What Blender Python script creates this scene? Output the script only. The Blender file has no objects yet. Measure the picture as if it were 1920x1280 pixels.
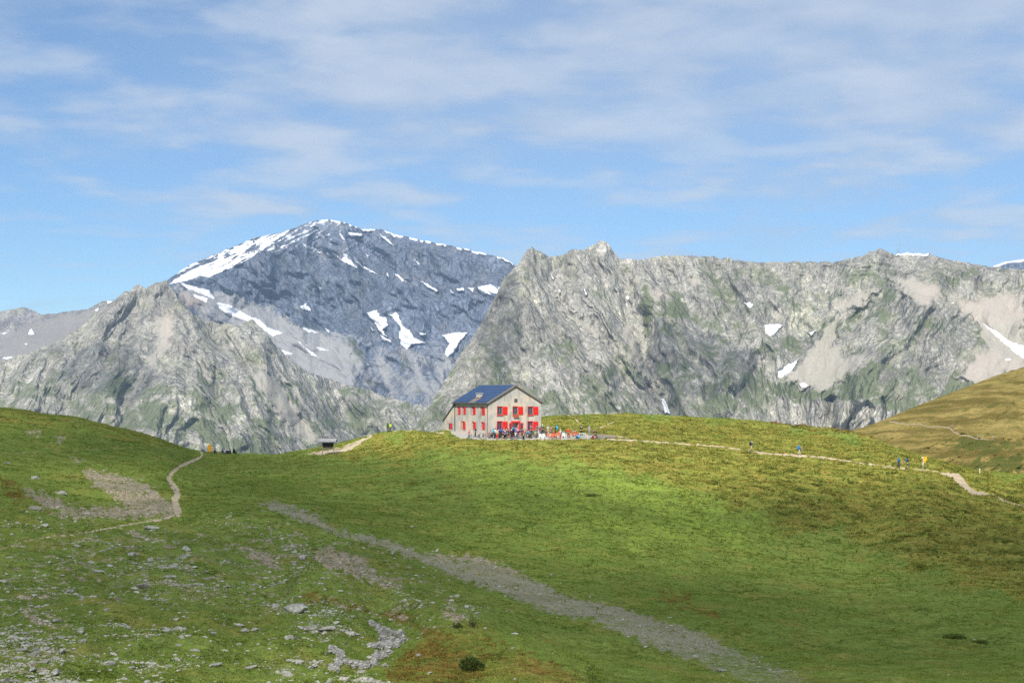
import bpy, bmesh, math, random
import numpy as np
from mathutils import Vector, Matrix

# ------------------------------------------------------------------ camera
C = bpy.context.scene.collection
scene = bpy.context.scene
F, CX, HR = 2667.0, 960.0, 733.0          # focal length, centre column and horizon row, in photo pixels
cam_d = bpy.data.cameras.new('camera'); cam = bpy.data.objects.new('camera', cam_d); C.objects.link(cam)
cam_d.sensor_width = 36; cam_d.lens = 36*F/1920; cam_d.sensor_fit = 'HORIZONTAL'
cam_d.shift_y = (HR-640)/1920
cam.location = (0, 0, 0); cam.rotation_euler = (math.pi/2, 0, 0)
cam_d.clip_start = 0.5; cam_d.clip_end = 60000
scene.camera = cam

# ------------------------------------------------------------------ light
SUN_EL, SUN_AZ = math.radians(41), math.radians(12)      # azimuth: behind the camera, this far to its left
SUN_DIR = Vector((-math.sin(SUN_AZ)*math.cos(SUN_EL), -math.cos(SUN_AZ)*math.cos(SUN_EL), math.sin(SUN_EL)))
sun_d = bpy.data.lights.new('sun', 'SUN'); sun_d.energy = 5.0; sun_d.angle = math.radians(0.55); sun_d.color = (1, .955, .88)
sun = bpy.data.objects.new('sun', sun_d); C.objects.link(sun)
sun.rotation_euler = (-SUN_DIR).to_track_quat('-Z', 'Y').to_euler(); sun.location = (0, 0, 300)

W = bpy.data.worlds.new('World'); scene.world = W; W.use_nodes = True
def build_world():
    nt = W.node_tree; N = nt.nodes; L = nt.links
    for n in list(N): N.remove(n)
    out = N.new('ShaderNodeOutputWorld'); bg = N.new('ShaderNodeBackground'); L.new(bg.outputs[0], out.inputs[0])
    sky = N.new('ShaderNodeTexSky'); sky.sky_type = 'NISHITA'; sky.sun_disc = False
    sky.sun_elevation = SUN_EL; sky.sun_rotation = math.pi + SUN_AZ
    sky.altitude = 2200; sky.air_density = 1.0; sky.dust_density = 0.0; sky.ozone_density = 2.4
    bg.inputs[1].default_value = 0.092
    def M(op, a, b=None, c=None):
        n = N.new('ShaderNodeMath'); n.operation = op
        for i, v in enumerate((a, b, c)):
            if v is None: continue
            if isinstance(v, (int, float)): n.inputs[i].default_value = v
            else: L.new(v, n.inputs[i])
        return n.outputs[0]
    def mapr(v, a, b, c=0, d=1):
        n = N.new('ShaderNodeMapRange'); n.interpolation_type = 'SMOOTHSTEP'
        L.new(v, n.inputs[0]); n.inputs[1].default_value = a; n.inputs[2].default_value = b
        n.inputs[3].default_value = c; n.inputs[4].default_value = d
        return n.outputs[0]
    tc = N.new('ShaderNodeTexCoord'); sp = N.new('ShaderNodeSeparateXYZ'); L.new(tc.outputs['Generated'], sp.inputs[0])
    x, y, z = sp.outputs
    zz = M('ADD', M('MAXIMUM', z, 0.0), 0.10)
    cb = N.new('ShaderNodeCombineXYZ')
    L.new(M('DIVIDE', x, zz), cb.inputs[0]); L.new(M('DIVIDE', y, zz), cb.inputs[1])
    def noise(scale, detail, rough, off, dist=0.0):
        mp = N.new('ShaderNodeMapping'); L.new(cb.outputs[0], mp.inputs[0]); mp.inputs['Location'].default_value = off
        n = N.new('ShaderNodeTexNoise'); n.inputs['Scale'].default_value = scale; n.inputs['Detail'].default_value = detail
        n.inputs['Roughness'].default_value = rough; n.inputs['Distortion'].default_value = dist
        L.new(mp.outputs[0], n.inputs['Vector']); return n.outputs[0]
    big = noise(0.9, 3, .5, (3.1, 1.7, 0))
    puff = noise(3.6, 6, .5, (0.4, 8.2, 1.3), .12)
    wisp = noise(1.6, 8, .6, (5, 2, 4), .3)
    # cover: more cloud higher up and to the right, clear to the lower left
    cover = M('ADD', M('MULTIPLY', mapr(z, 0.09, 0.245), 0.30), M('MULTIPLY', mapr(x, -0.36, 0.0), 0.17))
    d = M('ADD', M('ADD', M('MULTIPLY', M('SUBTRACT', puff, .5), 1.7), M('MULTIPLY', M('SUBTRACT', big, .5), 0.8)), cover)
    dens = mapr(d, -0.02, 0.56)
    dens2 = M('MULTIPLY', mapr(M('ADD', wisp, M('MULTIPLY', cover, .35)), .48, .80), .5)
    dens = M('MINIMUM', M('ADD', M('MULTIPLY', dens, .54), M('MULTIPLY', dens2, .8)), .78)
    veil = M('MULTIPLY', M('MULTIPLY', mapr(z, 0.07, 0.245), mapr(x, -0.42, 0.0)), M('ADD', .20, M('MULTIPLY', big, .50)))
    dens = M('MAXIMUM', dens, veil)
    lit = N.new('ShaderNodeMix'); lit.data_type = 'RGBA'
    L.new(mapr(puff, .42, .7), lit.inputs[0])
    lit.inputs[6].default_value = (4.1, 4.85, 6.0, 1); lit.inputs[7].default_value = (5.3, 5.8, 6.5, 1)
    mx = N.new('ShaderNodeMix'); mx.data_type = 'RGBA'
    tint = N.new('ShaderNodeMix'); tint.data_type = 'RGBA'; tint.blend_type = 'MULTIPLY'; tint.inputs[0].default_value = 1
    L.new(sky.outputs[0], tint.inputs[6]); tint.inputs[7].default_value = (.74, .91, 1.0, 1)
    L.new(dens, mx.inputs[0]); L.new(tint.outputs[2], mx.inputs[6]); L.new(lit.outputs[2], mx.inputs[7])
    L.new(mx.outputs[2], bg.inputs[0])
build_world()
scene.view_settings.view_transform = 'Standard'; scene.view_settings.look = 'None'
scene.view_settings.exposure = 0.47; scene.view_settings.gamma = 1.0
scene.render.engine = 'CYCLES'
scene.cycles.max_bounces = 5; scene.cycles.diffuse_bounces = 3; scene.cycles.volume_bounces = 0
scene.cycles.transparent_max_bounces = 8
scene.cycles.use_denoising = False

# ------------------------------------------------------------------ numpy helpers
def _hash(ix, iy, seed):
    h = (ix.astype(np.uint32)*np.uint32(374761393) + iy.astype(np.uint32)*np.uint32(668265263) + np.uint32((seed*362437) & 0xffffffff))
    h = (h ^ (h >> np.uint32(13)))*np.uint32(1274126177)
    return h ^ (h >> np.uint32(16))
_GA = np.arange(64)*2*np.pi/64
_GX, _GY = np.cos(_GA), np.sin(_GA)
def perlin(x, y, seed=0):
    x = np.asarray(x, float); y = np.asarray(y, float)
    ix = np.floor(x).astype(np.int64); iy = np.floor(y).astype(np.int64)
    fx = x-ix; fy = y-iy
    u = fx*fx*fx*(fx*(fx*6-15)+10); v = fy*fy*fy*(fy*(fy*6-15)+10)
    def g(dx, dy):
        k = _hash(ix+dx, iy+dy, seed) & np.uint32(63)
        return _GX[k]*(fx-dx) + _GY[k]*(fy-dy)
    a = g(0,0)*(1-u) + g(1,0)*u; b = g(0,1)*(1-u) + g(1,1)*u
    return (a*(1-v) + b*v)*1.5
def fbm(x, y, octs=5, seed=0, gain=.5, lac=2.03):
    s = 0; a = 1; f = 1
    for o in range(octs):
        s = s + a*perlin(x*f+17.3*o, y*f-9.1*o, seed+o); a *= gain; f *= lac
    return s
def ridged(x, y, octs=5, seed=0, gain=.5, lac=2.03):
    s = 0; a = 1; f = 1; w = 1
    for o in range(octs):
        n = 1-np.abs(perlin(x*f+11.7*o, y*f+5.3*o, seed+o))*1.6
        n = np.clip(n, 0, 1)**1.5*w
        s = s + a*n; w = np.clip(n*1.6, .25, 1); a *= gain; f *= lac
    return s
def sstep(a, b, x):
    t = np.clip((x-a)/(b-a), 0, 1); return t*t*(3-2*t)
def pchip(xk, yk, x):
    """monotone cubic through (xk, yk); yk may be (K,) or (K, n)"""
    xk = np.asarray(xk, float); yk = np.asarray(yk, float)
    h = np.diff(xk); hh = h.reshape((-1,)+(1,)*(yk.ndim-1))
    d = np.diff(yk, axis=0)/hh
    m = np.zeros_like(yk)
    a, b = d[:-1], d[1:]; w1 = 2*hh[1:]+hh[:-1]; w2 = hh[1:]+2*hh[:-1]
    with np.errstate(divide='ignore', invalid='ignore'):
        mm = (w1+w2)/(w1/a+w2/b)
    m[1:-1] = np.where(a*b > 0, mm, 0); m[0] = d[0]; m[-1] = d[-1]
    i = np.clip(np.searchsorted(xk, x)-1, 0, len(xk)-2)
    t = (x-xk[i])/h[i]
    if yk.ndim > 1: t = t.reshape(t.shape+(1,)*(yk.ndim-1)); hi = hh[i]
    else: hi = h[i]
    return (yk[i]*(1+2*t)*(1-t)**2 + m[i]*hi*t*(1-t)**2 + yk[i+1]*t*t*(3-2*t) + m[i+1]*hi*t*t*(t-1))
def poly_sd(px, py, poly):
    """signed distance to a polygon, positive inside"""
    P = np.asarray(poly, float); d2 = np.full(px.shape, 1e18); ins = np.zeros(px.shape, bool)
    for k in range(len(P)):
        ax, ay = P[k]; bx, by = P[(k+1) % len(P)]
        ex, ey = bx-ax, by-ay
        t = np.clip(((px-ax)*ex + (py-ay)*ey)/(ex*ex+ey*ey+1e-9), 0, 1)
        d2 = np.minimum(d2, (px-ax-t*ex)**2 + (py-ay-t*ey)**2)
        c = ((ay > py) != (by > py)) & (px < ex*(py-ay)/(ey if abs(ey) > 1e-9 else 1e-9) + ax)
        ins ^= c
    d = np.sqrt(d2); return np.where(ins, d, -d)
def line_dist(px, py, line):
    P = np.asarray(line, float); d2 = np.full(px.shape, 1e18)
    for k in range(len(P)-1):
        ax, ay = P[k][:2]; bx, by = P[k+1][:2]
        ex, ey = bx-ax, by-ay
        t = np.clip(((px-ax)*ex + (py-ay)*ey)/(ex*ex+ey*ey+1e-9), 0, 1)
        d2 = np.minimum(d2, (px-ax-t*ex)**2 + (py-ay-t*ey)**2)
    return np.sqrt(d2)
def Z(scale, ox, oy):
    return lambda pts: [(x/scale+ox, y/scale+oy) for x, y in pts]
Z1 = Z(2.667, 0, 380); Z2 = Z(3.556, 560, 380); Z3 = Z(3.2, 900, 420); Z4 = Z(3.2, 1380, 420)
ZL = Z(4.267, 0, 740); Z6 = Z(3, 480, 920); Z7 = Z(2.341, 1100, 860); ZR = Z(4.741, 1600, 680)
def region(px, row, polys, soft=1.5, wob=3.0, scale=9.0, seed=3):
    wx = px + wob*fbm(px/scale, row/scale, 4, seed); wy = row + wob*fbm(px/scale+40, row/scale+9, 4, seed+7)
    m = np.zeros(px.shape)
    for p in polys:
        P = np.asarray(p); x0, y0 = P.min(0)-12; x1, y1 = P.max(0)+12
        k = (wx > x0-soft*3) & (wx < x1+soft*3) & (wy > y0-soft*3) & (wy < y1+soft*3)
        if k.any(): m[k] = np.maximum(m[k], sstep(-soft, soft, poly_sd(wx[k], wy[k], p)))
    return m

# ------------------------------------------------------------------ object helpers
def tag(o, label=None, cat=None, group=None, kind=None):
    if label: o['label'] = label
    if cat: o['category'] = cat
    if group: o['group'] = group
    if kind: o['kind'] = kind
    return o
def link(name, me, parent=None, mats=()):
    o = bpy.data.objects.new(name, me); C.objects.link(o)
    for m in mats: me.materials.append(m)
    if parent is not None: o.parent = parent
    return o
def empty(name, loc, rz=0):
    o = bpy.data.objects.new(name, None); C.objects.link(o); o.location = loc; o.rotation_euler = (0, 0, rz)
    o.empty_display_size = .3
    return o
def np_mesh(name, V, Q, attrs=None, smooth=True):
    me = bpy.data.meshes.new(name)
    V = np.ascontiguousarray(V, np.float32); Q = np.ascontiguousarray(Q, np.int32)
    k = Q.shape[1]
    me.vertices.add(len(V)); me.vertices.foreach_set('co', V.ravel())
    me.loops.add(Q.size); me.loops.foreach_set('vertex_index', Q.ravel())
    me.polygons.add(len(Q)); me.polygons.foreach_set('loop_start', np.arange(0, Q.size, k, dtype=np.int32))
    me.polygons.foreach_set('loop_total', np.full(len(Q), k, np.int32))
    me.polygons.foreach_set('use_smooth', np.full(len(Q), smooth, bool))
    for n, a in (attrs or {}).items():
        at = me.attributes.new(n, 'FLOAT', 'POINT'); at.data.foreach_set('value', np.ascontiguousarray(a, np.float32).ravel())
    me.update(calc_edges=True); me.validate()
    return me
def grid_quads(nr, nc):
    i = np.arange(nr-1)[:, None]*nc + np.arange(nc-1)[None, :]
    return np.stack([i, i+1, i+nc+1, i+nc], -1).reshape(-1, 4)

# ------------------------------------------------------------------ node helpers
class NT:
    def __init__(s, name):
        s.m = bpy.data.materials.new(name); s.m.use_nodes = True; s.t = s.m.node_tree; s.N = s.t.nodes; s.L = s.t.links
        s.b = s.N['Principled BSDF']; s.b.inputs['Specular IOR Level'].default_value = 0.0; s.b.inputs['Roughness'].default_value = .9
    def set(s, sock, v):
        if isinstance(v, (int, float)): sock.default_value = v
        elif isinstance(v, (tuple, list)): sock.default_value = (*v, 1) if len(v) == 3 and len(sock.default_value) == 4 else v
        else: s.L.new(v, sock)
    def math(s, op, a, b=0.0, c=0.0, clamp=False):
        n = s.N.new('ShaderNodeMath'); n.operation = op; n.use_clamp = clamp
        for k, v in enumerate((a, b, c)): s.set(n.inputs[k], v)
        return n.outputs[0]
    def attr(s, name):
        n = s.N.new('ShaderNodeAttribute'); n.attribute_name = name; return n.outputs['Fac']
    def coord(s, scale=(1,1,1), rot=(0,0,0), loc=(0,0,0), obj=True):
        n = s.N.new('ShaderNodeTexCoord'); mp = s.N.new('ShaderNodeMapping'); s.L.new(n.outputs['Object'], mp.inputs[0])
        mp.inputs['Scale'].default_value = scale; mp.inputs['Rotation'].default_value = rot; mp.inputs['Location'].default_value = loc
        return mp.outputs[0]
    def noise(s, vec, scale, detail=5, rough=.55, dist=0.0):
        n = s.N.new('ShaderNodeTexNoise'); s.L.new(vec, n.inputs['Vector'])
        n.inputs['Scale'].default_value = scale; n.inputs['Detail'].default_value = detail
        n.inputs['Roughness'].default_value = rough; n.inputs['Distortion'].default_value = dist
        return n.outputs[0]
    def voro(s, vec, scale, feature='F1', out='Distance'):
        n = s.N.new('ShaderNodeTexVoronoi'); n.feature = feature; s.L.new(vec, n.inputs['Vector']); n.inputs['Scale'].default_value = scale
        return n.outputs[out]
    def rng(s, v, a, b, c=0.0, d=1.0, smooth=True):
        n = s.N.new('ShaderNodeMapRange'); n.interpolation_type = 'SMOOTHSTEP' if smooth else 'LINEAR'
        s.set(n.inputs[0], v); s.set(n.inputs[1], a); s.set(n.inputs[2], b); s.set(n.inputs[3], c); s.set(n.inputs[4], d)
        return n.outputs[0]
    def mix(s, f, a, b):
        n = s.N.new('ShaderNodeMix'); n.data_type = 'RGBA'
        s.set(n.inputs[0], f); s.set(n.inputs[6], a); s.set(n.inputs[7], b); return n.outputs[2]
    def mul(s, a, b):
        n = s.N.new('ShaderNodeMix'); n.data_type = 'RGBA'; n.blend_type = 'MULTIPLY'; n.inputs[0].default_value = 1
        s.set(n.inputs[6], a); s.set(n.inputs[7], b); return n.outputs[2]
    def gray(s, v):
        n = s.N.new('ShaderNodeCombineColor')
        for k in range(3): s.L.new(v, n.inputs[k])
        return n.outputs[0]
    def bump(s, h, dist, strength=1.0, prev=None):
        n = s.N.new('ShaderNodeBump'); n.inputs['Strength'].default_value = strength; n.inputs['Distance'].default_value = dist
        s.L.new(h, n.inputs['Height'])
        if prev is not None: s.L.new(prev, n.inputs['Normal'])
        return n.outputs[0]
    def done(s, color, normal=None, rough=None):
        s.set(s.b.inputs['Base Color'], color)
        if normal is not None: s.L.new(normal, s.b.inputs['Normal'])
        if rough is not None: s.set(s.b.inputs['Roughness'], rough)
        return s.m
def simple(name, col, rough=.8, var=.12, scale=6.0, spec=.2, metal=0.0):
    t = NT(name); v = t.coord(); n = t.noise(v, scale, 4)
    c = t.mul(t.mix(0.0, col, col), t.gray(t.rng(n, .3, .7, 1-var, 1+var, False)))
    t.b.inputs['Metallic'].default_value = metal; t.b.inputs['Specular IOR Level'].default_value = spec
    return t.done(c, None, rough)

# ------------------------------------------------------------------ mountains
def rock_material(name, light, dark, veg=(.085,.10,.050), scree=(.36,.335,.29), red=(.44,.385,.325), k=1.0, ochre=(.43,.42,.28)):
    """k scales the grain with the distance of the massif, so that far rock keeps its big blocks"""
    t = NT(name); v = t.coord(); vs = t.coord(scale=(1, 1, .42), rot=(0, .35, .2))
    n1 = t.noise(vs, .012/k, 6, .62); n2 = t.noise(vs, .075/k, 7, .7); n3 = t.noise(vs, .42/k, 5, .72)
    patch = t.noise(v, .006/k, 4, .55)
    base = t.mix(t.rng(n2, .30, .68), dark, light)
    base = t.mix(t.math('MULTIPLY', t.rng(n1, .48, .66), .45), base, ochre)
    # broken blocks: each facet its own tone, dark joints between, edges kept crisp
    wv = t.N.new('ShaderNodeMix'); wv.data_type = 'VECTOR'; wv.inputs[0].default_value = 14*k
    wn = t.N.new('ShaderNodeTexNoise'); wn.inputs['Scale'].default_value = .05/k; wn.inputs['Detail'].default_value = 3; t.L.new(vs, wn.inputs['Vector'])
    wa = t.N.new('ShaderNodeVectorMath'); wa.operation = 'MULTIPLY_ADD'; t.L.new(wn.outputs['Color'], wa.inputs[0]); wa.inputs[1].default_value = (6*k,)*3; t.L.new(vs, wa.inputs[2]); t.N.remove(wv)
    fv = wa.outputs[0]
    f1 = t.voro(fv, .030/k); f2 = t.voro(fv, .085/k); f3 = t.voro(fv, .21/k)
    def facet(s_):
        sc_ = t.N.new('ShaderNodeSeparateColor'); t.L.new(t.voro(fv, s_, 'F1', 'Color'), sc_.inputs[0]); return sc_.outputs[0]
    base = t.mul(base, t.gray(t.rng(facet(.085/k), 0, 1, .86, 1.12, False))); base = t.mul(base, t.gray(t.rng(facet(.21/k), 0, 1, .82, 1.16, False)))
    ed = t.rng(t.voro(fv, .085/k, 'DISTANCE_TO_EDGE'), 0.0, .07); base = t.mul(base, t.gray(t.math('ADD', .62, t.math('MULTIPLY', ed, .38))))
    base = t.mul(base, t.gray(t.rng(n3, .30, .70, .74, 1.24, False)))
    base = t.mul(base, t.gray(t.rng(patch, .3, .7, .8, 1.18, False)))
    broad = t.noise(vs, .0026/k, 4, .6); base = t.mul(base, t.gray(t.rng(broad, .36, .64, .78, 1.10)))
    streak = t.noise(t.coord(scale=(1, .6, .16), rot=(0, .55, 0)), .028/k, 5, .6); base = t.mul(base, t.gray(t.rng(streak, .34, .66, .72, 1.22, False)))
    cr = t.rng(t.math('ABSOLUTE', t.math('SUBTRACT', t.noise(vs, .05/k, 6, .7), .5)), 0.0, .018)     # cracks
    base = t.mix(t.math('MULTIPLY', t.math('SUBTRACT', 1.0, cr), .38), base, (.09, .09, .085))
    g = t.noise(v, .028/k, 7, .72)
    vm = t.rng(t.math('ADD', t.attr('veg'), t.math('MULTIPLY', t.math('SUBTRACT', g, .5), 2.0)), .34, .78)
    vg = t.mix(t.rng(n3, .35, .65), veg, tuple(c*1.9 for c in veg))
    base = t.mix(t.math('MULTIPLY', vm, .88), base, vg)
    sc = t.mul(t.mix(t.attr('red'), scree, red), t.gray(t.rng(t.noise(v, .25/k, 3), .3, .7, .85, 1.15, False)))
    sm = t.rng(t.math('ADD', t.attr('scree'), t.math('MULTIPLY', t.math('SUBTRACT', n2, .5), 1.5)), .25, .90)
    base = t.mix(t.math('MULTIPLY', sm, .85), base, sc)
    base = t.mix(t.math('MULTIPLY', t.attr('red'), .45), base, t.mul(t.mix(0.0, red, red), t.gray(t.rng(n3, .3, .7, .6, 1.3, False))))
    snow = t.rng(t.math('ADD', t.attr('snow'), t.math('MULTIPLY', t.math('SUBTRACT', n2, .5), .7)), .25, .58)
    base = t.mix(t.math('MULTIPLY', snow, .97), base, t.mix(t.rng(n1, .4, .7), (.88, .90, .94), (.70, .70, .70)))
    fh = t.math('ADD', t.math('MULTIPLY', f1, -1.5), t.math('ADD', t.math('MULTIPLY', f2, -.6), t.math('MULTIPLY', f3, -.25)))
    fh = t.math('MULTIPLY', fh, t.math('SUBTRACT', 1.0, t.math('MULTIPLY', t.math('MAXIMUM', t.attr('scree'), t.attr('snow')), .9)))
    nb = t.bump(t.math('ADD', fh, t.math('MULTIPLY', n3, .3)), 13*k, .75)
    return t.done(base, nb, .95)

RELIEF = .5
def massif(name, top, bot, D0, slope, px0, px1, step, relief, feats, mat, seed, jag=2.5, snow=(), veg=(), scree=(), red=(),
           veg_lo=None, crest_snow=None, extra=None, aniso=2.0, tilt=0.0, couloirs=(), c0=500, lean=.25, rough=1.0, scree_soft=(), snow_break=None):
    """top: crest polyline (column, row); D0: crest distance by column; slope: metres of depth lost per photo row below the crest"""
    nc = int((px1-px0)/step)+1; px1d = np.linspace(px0, px1, nc)
    tp = np.asarray(top, float); ct = np.interp(px1d, tp[:, 0], tp[:, 1])
    jg = jag*(fbm(px1d/14, px1d*0+seed, 4, seed+50, .6) + .6*np.abs(perlin(px1d/6, px1d*0+3.3, seed+51)))
    ct = ct - jg
    nr = int((bot-ct.min())/step)+1
    v = np.linspace(0, 1, nr)[:, None]
    row = ct[None]+v*(bot-ct[None]); px = np.broadcast_to(px1d, row.shape)
    dk = np.asarray(D0, float); Dc = np.interp(px, dk[:, 0], dk[:, 1])
    below = row-ct[None]
    # depth loss, eased at the crest so that it rounds off
    s = slope if not callable(slope) else slope(px, row)
    rel_ct = c0 + lean*(ct-c0)          # below its crest line the massif is one broad slope
    D = Dc - s*(row-rel_ct[None])
    wx = px + 9*fbm(px/60, row/60, 3, seed+20); wy = row + 9*fbm(px/60+7, row/60, 3, seed+21)
    sc = Dc/F
    tl = tilt if not callable(tilt) else tilt(px)
    wxr = wx + tl*(wy-560)
    rel = np.zeros(px.shape)
    fade = sstep(0, 30, below)*.75+.25
    for wl, a in relief:
        rel += a*(ridged(wxr/wl, wy/(wl*aniso), 3, seed+int(wl), .45)-.75)
    rel += 2.4*sc*fbm(wxr/7, wy/13, 3, seed+31, .55)
    rel *= fade; grain = rel; rel = np.zeros(px.shape)
    for kind, pts, a, w in feats:
        d = line_dist(wx, wy, pts); tent = np.clip(1-d/w, 0, 1)
        tent = tent*(1.5-.5*tent) if kind == 'ridge' else tent*tent*(3-2*tent)
        rel += (a if kind == 'ridge' else -a)*tent
    if extra is not None: rel += extra(px, row, wx, wy)
    masks = {}
    masks['snow'] = region(px, row, snow, 1.3, 1.3, 6, seed+3) if snow else np.zeros(px.shape)
    if crest_snow is not None: masks['snow'] = np.maximum(masks['snow'], crest_snow(px, row, below))
    if snow_break is not None: masks['snow'] = masks['snow']*snow_break(px, row)
    masks['veg'] = region(px, row, veg, 11, 10, 20, seed+4)*1.0 if veg else np.zeros(px.shape)
    if veg_lo is not None: masks['veg'] = np.maximum(masks['veg'], veg_lo(px, row, rel))
    masks['scree'] = region(px, row, scree, 11, 9, 20, seed+5) if scree else np.zeros(px.shape)
    if scree_soft: masks['scree'] = np.maximum(masks['scree'], region(px, row, scree_soft, 11, 9, 20, seed+9)*np.clip(.60+.5*fbm((px-.5*row)/30, (row+.3*px)/60, 4, seed+10), .1, .85))
    for pts, w in couloirs: masks['scree'] = np.maximum(masks['scree'], .62*sstep(w, w*.2, line_dist(wx+3*fbm(px/8, row/8, 2, seed+8), wy, pts)))
    masks['red'] = region(px, row, red, 14, 8, 20, seed+6) if red else np.zeros(px.shape)
    rel = rel + grain*(1-.7*masks['scree'])*(1-.5*masks['snow'])
    D = D - RELIEF*rough*rel
    X = (px-CX)/F*D; Y = D; Zz = -(row-HR)/F*D
    V = np.stack([X, Y, Zz], -1)
    # the far side of the crest
    back = []
    for k, (dd, dz) in enumerate(((60, 25), (220, 150), (700, 520))):
        b = V[0].copy(); b[:, 1] += dd; b[:, 0] *= (b[:, 1])/(b[:, 1]-dd); b[:, 2] -= dz; back.append(b)
    V = np.concatenate([np.stack(back[::-1]), V], 0)
    for kname in masks: masks[kname] = np.concatenate([np.repeat(masks[kname][:1], 3, 0), masks[kname]], 0)
    me = np_mesh(name, V.reshape(-1, 3), grid_quads(V.shape[0], nc)[:, ::-1], {n: a.ravel() for n, a in masks.items()})
    o = link(name, me, None, [mat]); tag(o, kind='structure'); return o

def build_mountains():
    m_buet = rock_material('blue_grey_schist', (.215,.245,.305), (.078,.097,.140), veg=(.08,.09,.04), scree=(.33,.32,.305), red=(.34,.26,.20), k=1.9, ochre=(.22,.21,.20))
    m_left = rock_material('grey_gneiss', (.47,.445,.38), (.225,.22,.20), k=1.25)
    m_right = rock_material('pale_lichen_gneiss', (.49,.46,.39), (.23,.225,.205), k=1.0, scree=(.385,.355,.295))
    m_far = rock_material('far_brown_scree', (.36,.335,.315), (.19,.185,.18), k=1.8, scree=(.25,.23,.21))

    # far hills, left edge
    massif('far_ridge', [(-300,610),(-120,600),(0,584),(20,580),(45,576),(65,583),(78,590),(110,587),(140,582),(165,580),(190,565),(215,562),(240,556),(330,540),(420,620)],
        790, [(-300,8600),(420,8600)], 5.5, -300, 420, 2.2, [(120,130),(40,45),(14,14)], [], m_far, 11, 1.0,
        snow=[Z1(p) for p in ([(535,490),(580,486),(570,502),(538,502)], [(466,536),(494,526),(486,541)], [(138,658),(155,628),(170,658)], [(5,650),(36,647),(20,658)], [(0,777),(62,769),(55,782)], [(120,705),(135,702),(130,712)])],
        scree=[[(60,600),(250,570),(260,640),(180,690),(0,690),(0,630)]], veg=[Z1([(290,660),(420,640),(380,690),(260,720)])])

    # snowy peak
    crest = [(150,640),(240,570),(300,536),(320,521),(350,500),(400,478),(440,462),(475,447),(500,441),(530,436),(560,424),(590,414),(615,411),(640,415),(680,430),(715,430),(740,440),(800,452),(860,464),(920,478),(950,486),(970,502),(1010,540),(1080,600)]
    sp = [Z1(p) for p in (
        [(846,408),(890,372),(960,335),(1060,285),(1150,238),(1230,200),(1330,165),(1432,148),(1420,178),(1350,215),(1280,255),(1230,292),(1170,322),(1100,350),(1050,372),(1000,366),(940,388)],
        [(900,398),(970,418),(1045,438),(1075,482),(1000,452),(930,427)], [(958,453),(1042,480),(1032,497),(980,477)],
        [(1083,498),(1150,512),(1230,558),(1290,578),(1330,618),(1412,652),(1360,668),(1310,624),(1220,584),(1140,558),(1100,528)],
        [(1118,597),(1192,630),(1150,624)], [(1456,676),(1540,718),(1602,742),(1560,726),(1500,697)], [(1496,698),(1592,772),(1560,760)],
        [(1388,727),(1467,757),(1430,759)], [(1488,612),(1604,652),(1540,645)], [(1578,718),(1642,737),(1600,735)], [(1620,622),(1650,640),(1640,642)])]
    sp += [Z2(p) for p in (
        [(448,735),(520,713),(547,758),(592,768),(594,822),(562,850),(592,893),(560,882),(520,832),(490,780)],
        [(588,733),(652,723),(692,820),(742,848),(772,900),(854,937),(760,947),(720,978),(678,952),(663,870),(680,840),(650,790)],
        [(957,883),(1040,863),(1135,863),(1080,922),(1040,992),(1000,1028),(973,1002),(1000,940)],
        [(1185,560),(1290,542),(1360,558),(1315,634),(1250,608)], [(803,518),(850,537),(934,582),(920,599),(870,573)],
        [(628,466),(660,477),(724,529),(690,520)], [(266,186),(328,270),(288,234)], [(308,326),(352,388),(394,434),(300,393),(256,362)],
        [(358,356),(420,417),(526,476),(480,465),(408,415)], [(16,266),(90,297),(166,344),(108,330),(48,294)],
        [(8,692),(50,673),(88,722),(50,718)], [(538,876),(612,917),(618,938),(560,918)], [(328,198),(420,206),(434,222),(348,228)],
        [(536,206),(602,247),(634,294),(590,265)], [(1048,573),(1104,568),(1104,587),(1058,592)], [(1118,568),(1173,568),(1160,598)], [(1006,573),(1044,613),(1018,603)],
        [(186,335),(215,345),(228,362),(200,356)], [(120,530),(160,560),(140,572)], [(440,335),(470,355),(462,362)], [(800,868),(852,870),(850,884),(812,884)],
        [(168,832),(214,864),(196,862)], [(582,466),(596,470),(602,497),(590,490)], [(770,370),(812,412),(800,410)], [(470,825),(510,855),(490,852)])]
    thin = [Z1([(1432,148),(1500,130),(1560,100),(1640,86),(1600,112),(1530,160),(1440,235),(1330,262),(1280,258),(1350,215),(1420,178)])]
    def crest_snow(px, row, below):
        g = perlin(px/26, px*0+4, 5) + .5*perlin(px/8, px*0, 8)
        a = ((px > 585) & (px < 962))*sstep(4.0, 1.8, below - 3.0*g)*sstep(-.30, .15, g)
        th = region(px, row, thin, 6, 4, 14, 9)*(.42+.30*fbm(px/10+row/14, row/5, 4, 77))
        dust = sstep(900, 560, px)*sstep(560, 430, row)*(.18+.42*fbm((px-row*.75)/26, (px*.6+row)/7, 4, 91))*(px > 540)
        sh = sstep(318, 345, px)*sstep(560, 530, px)*sstep(26, 12, below)*(.16+.65*fbm(px/18+row/30, row/6, 4, 95)+.25*sstep(8, 2, below))
        return np.maximum(np.maximum(np.maximum(a, th), dust*.95), sh)
    def strata(px, row, wx, wy):      # beds dipping to the right across the face
        q = (wy-.55*wx)
        return 34*perlin(q/13, wx/260, 61) + 16*perlin(q/5.5, wx/120, 62)
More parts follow.
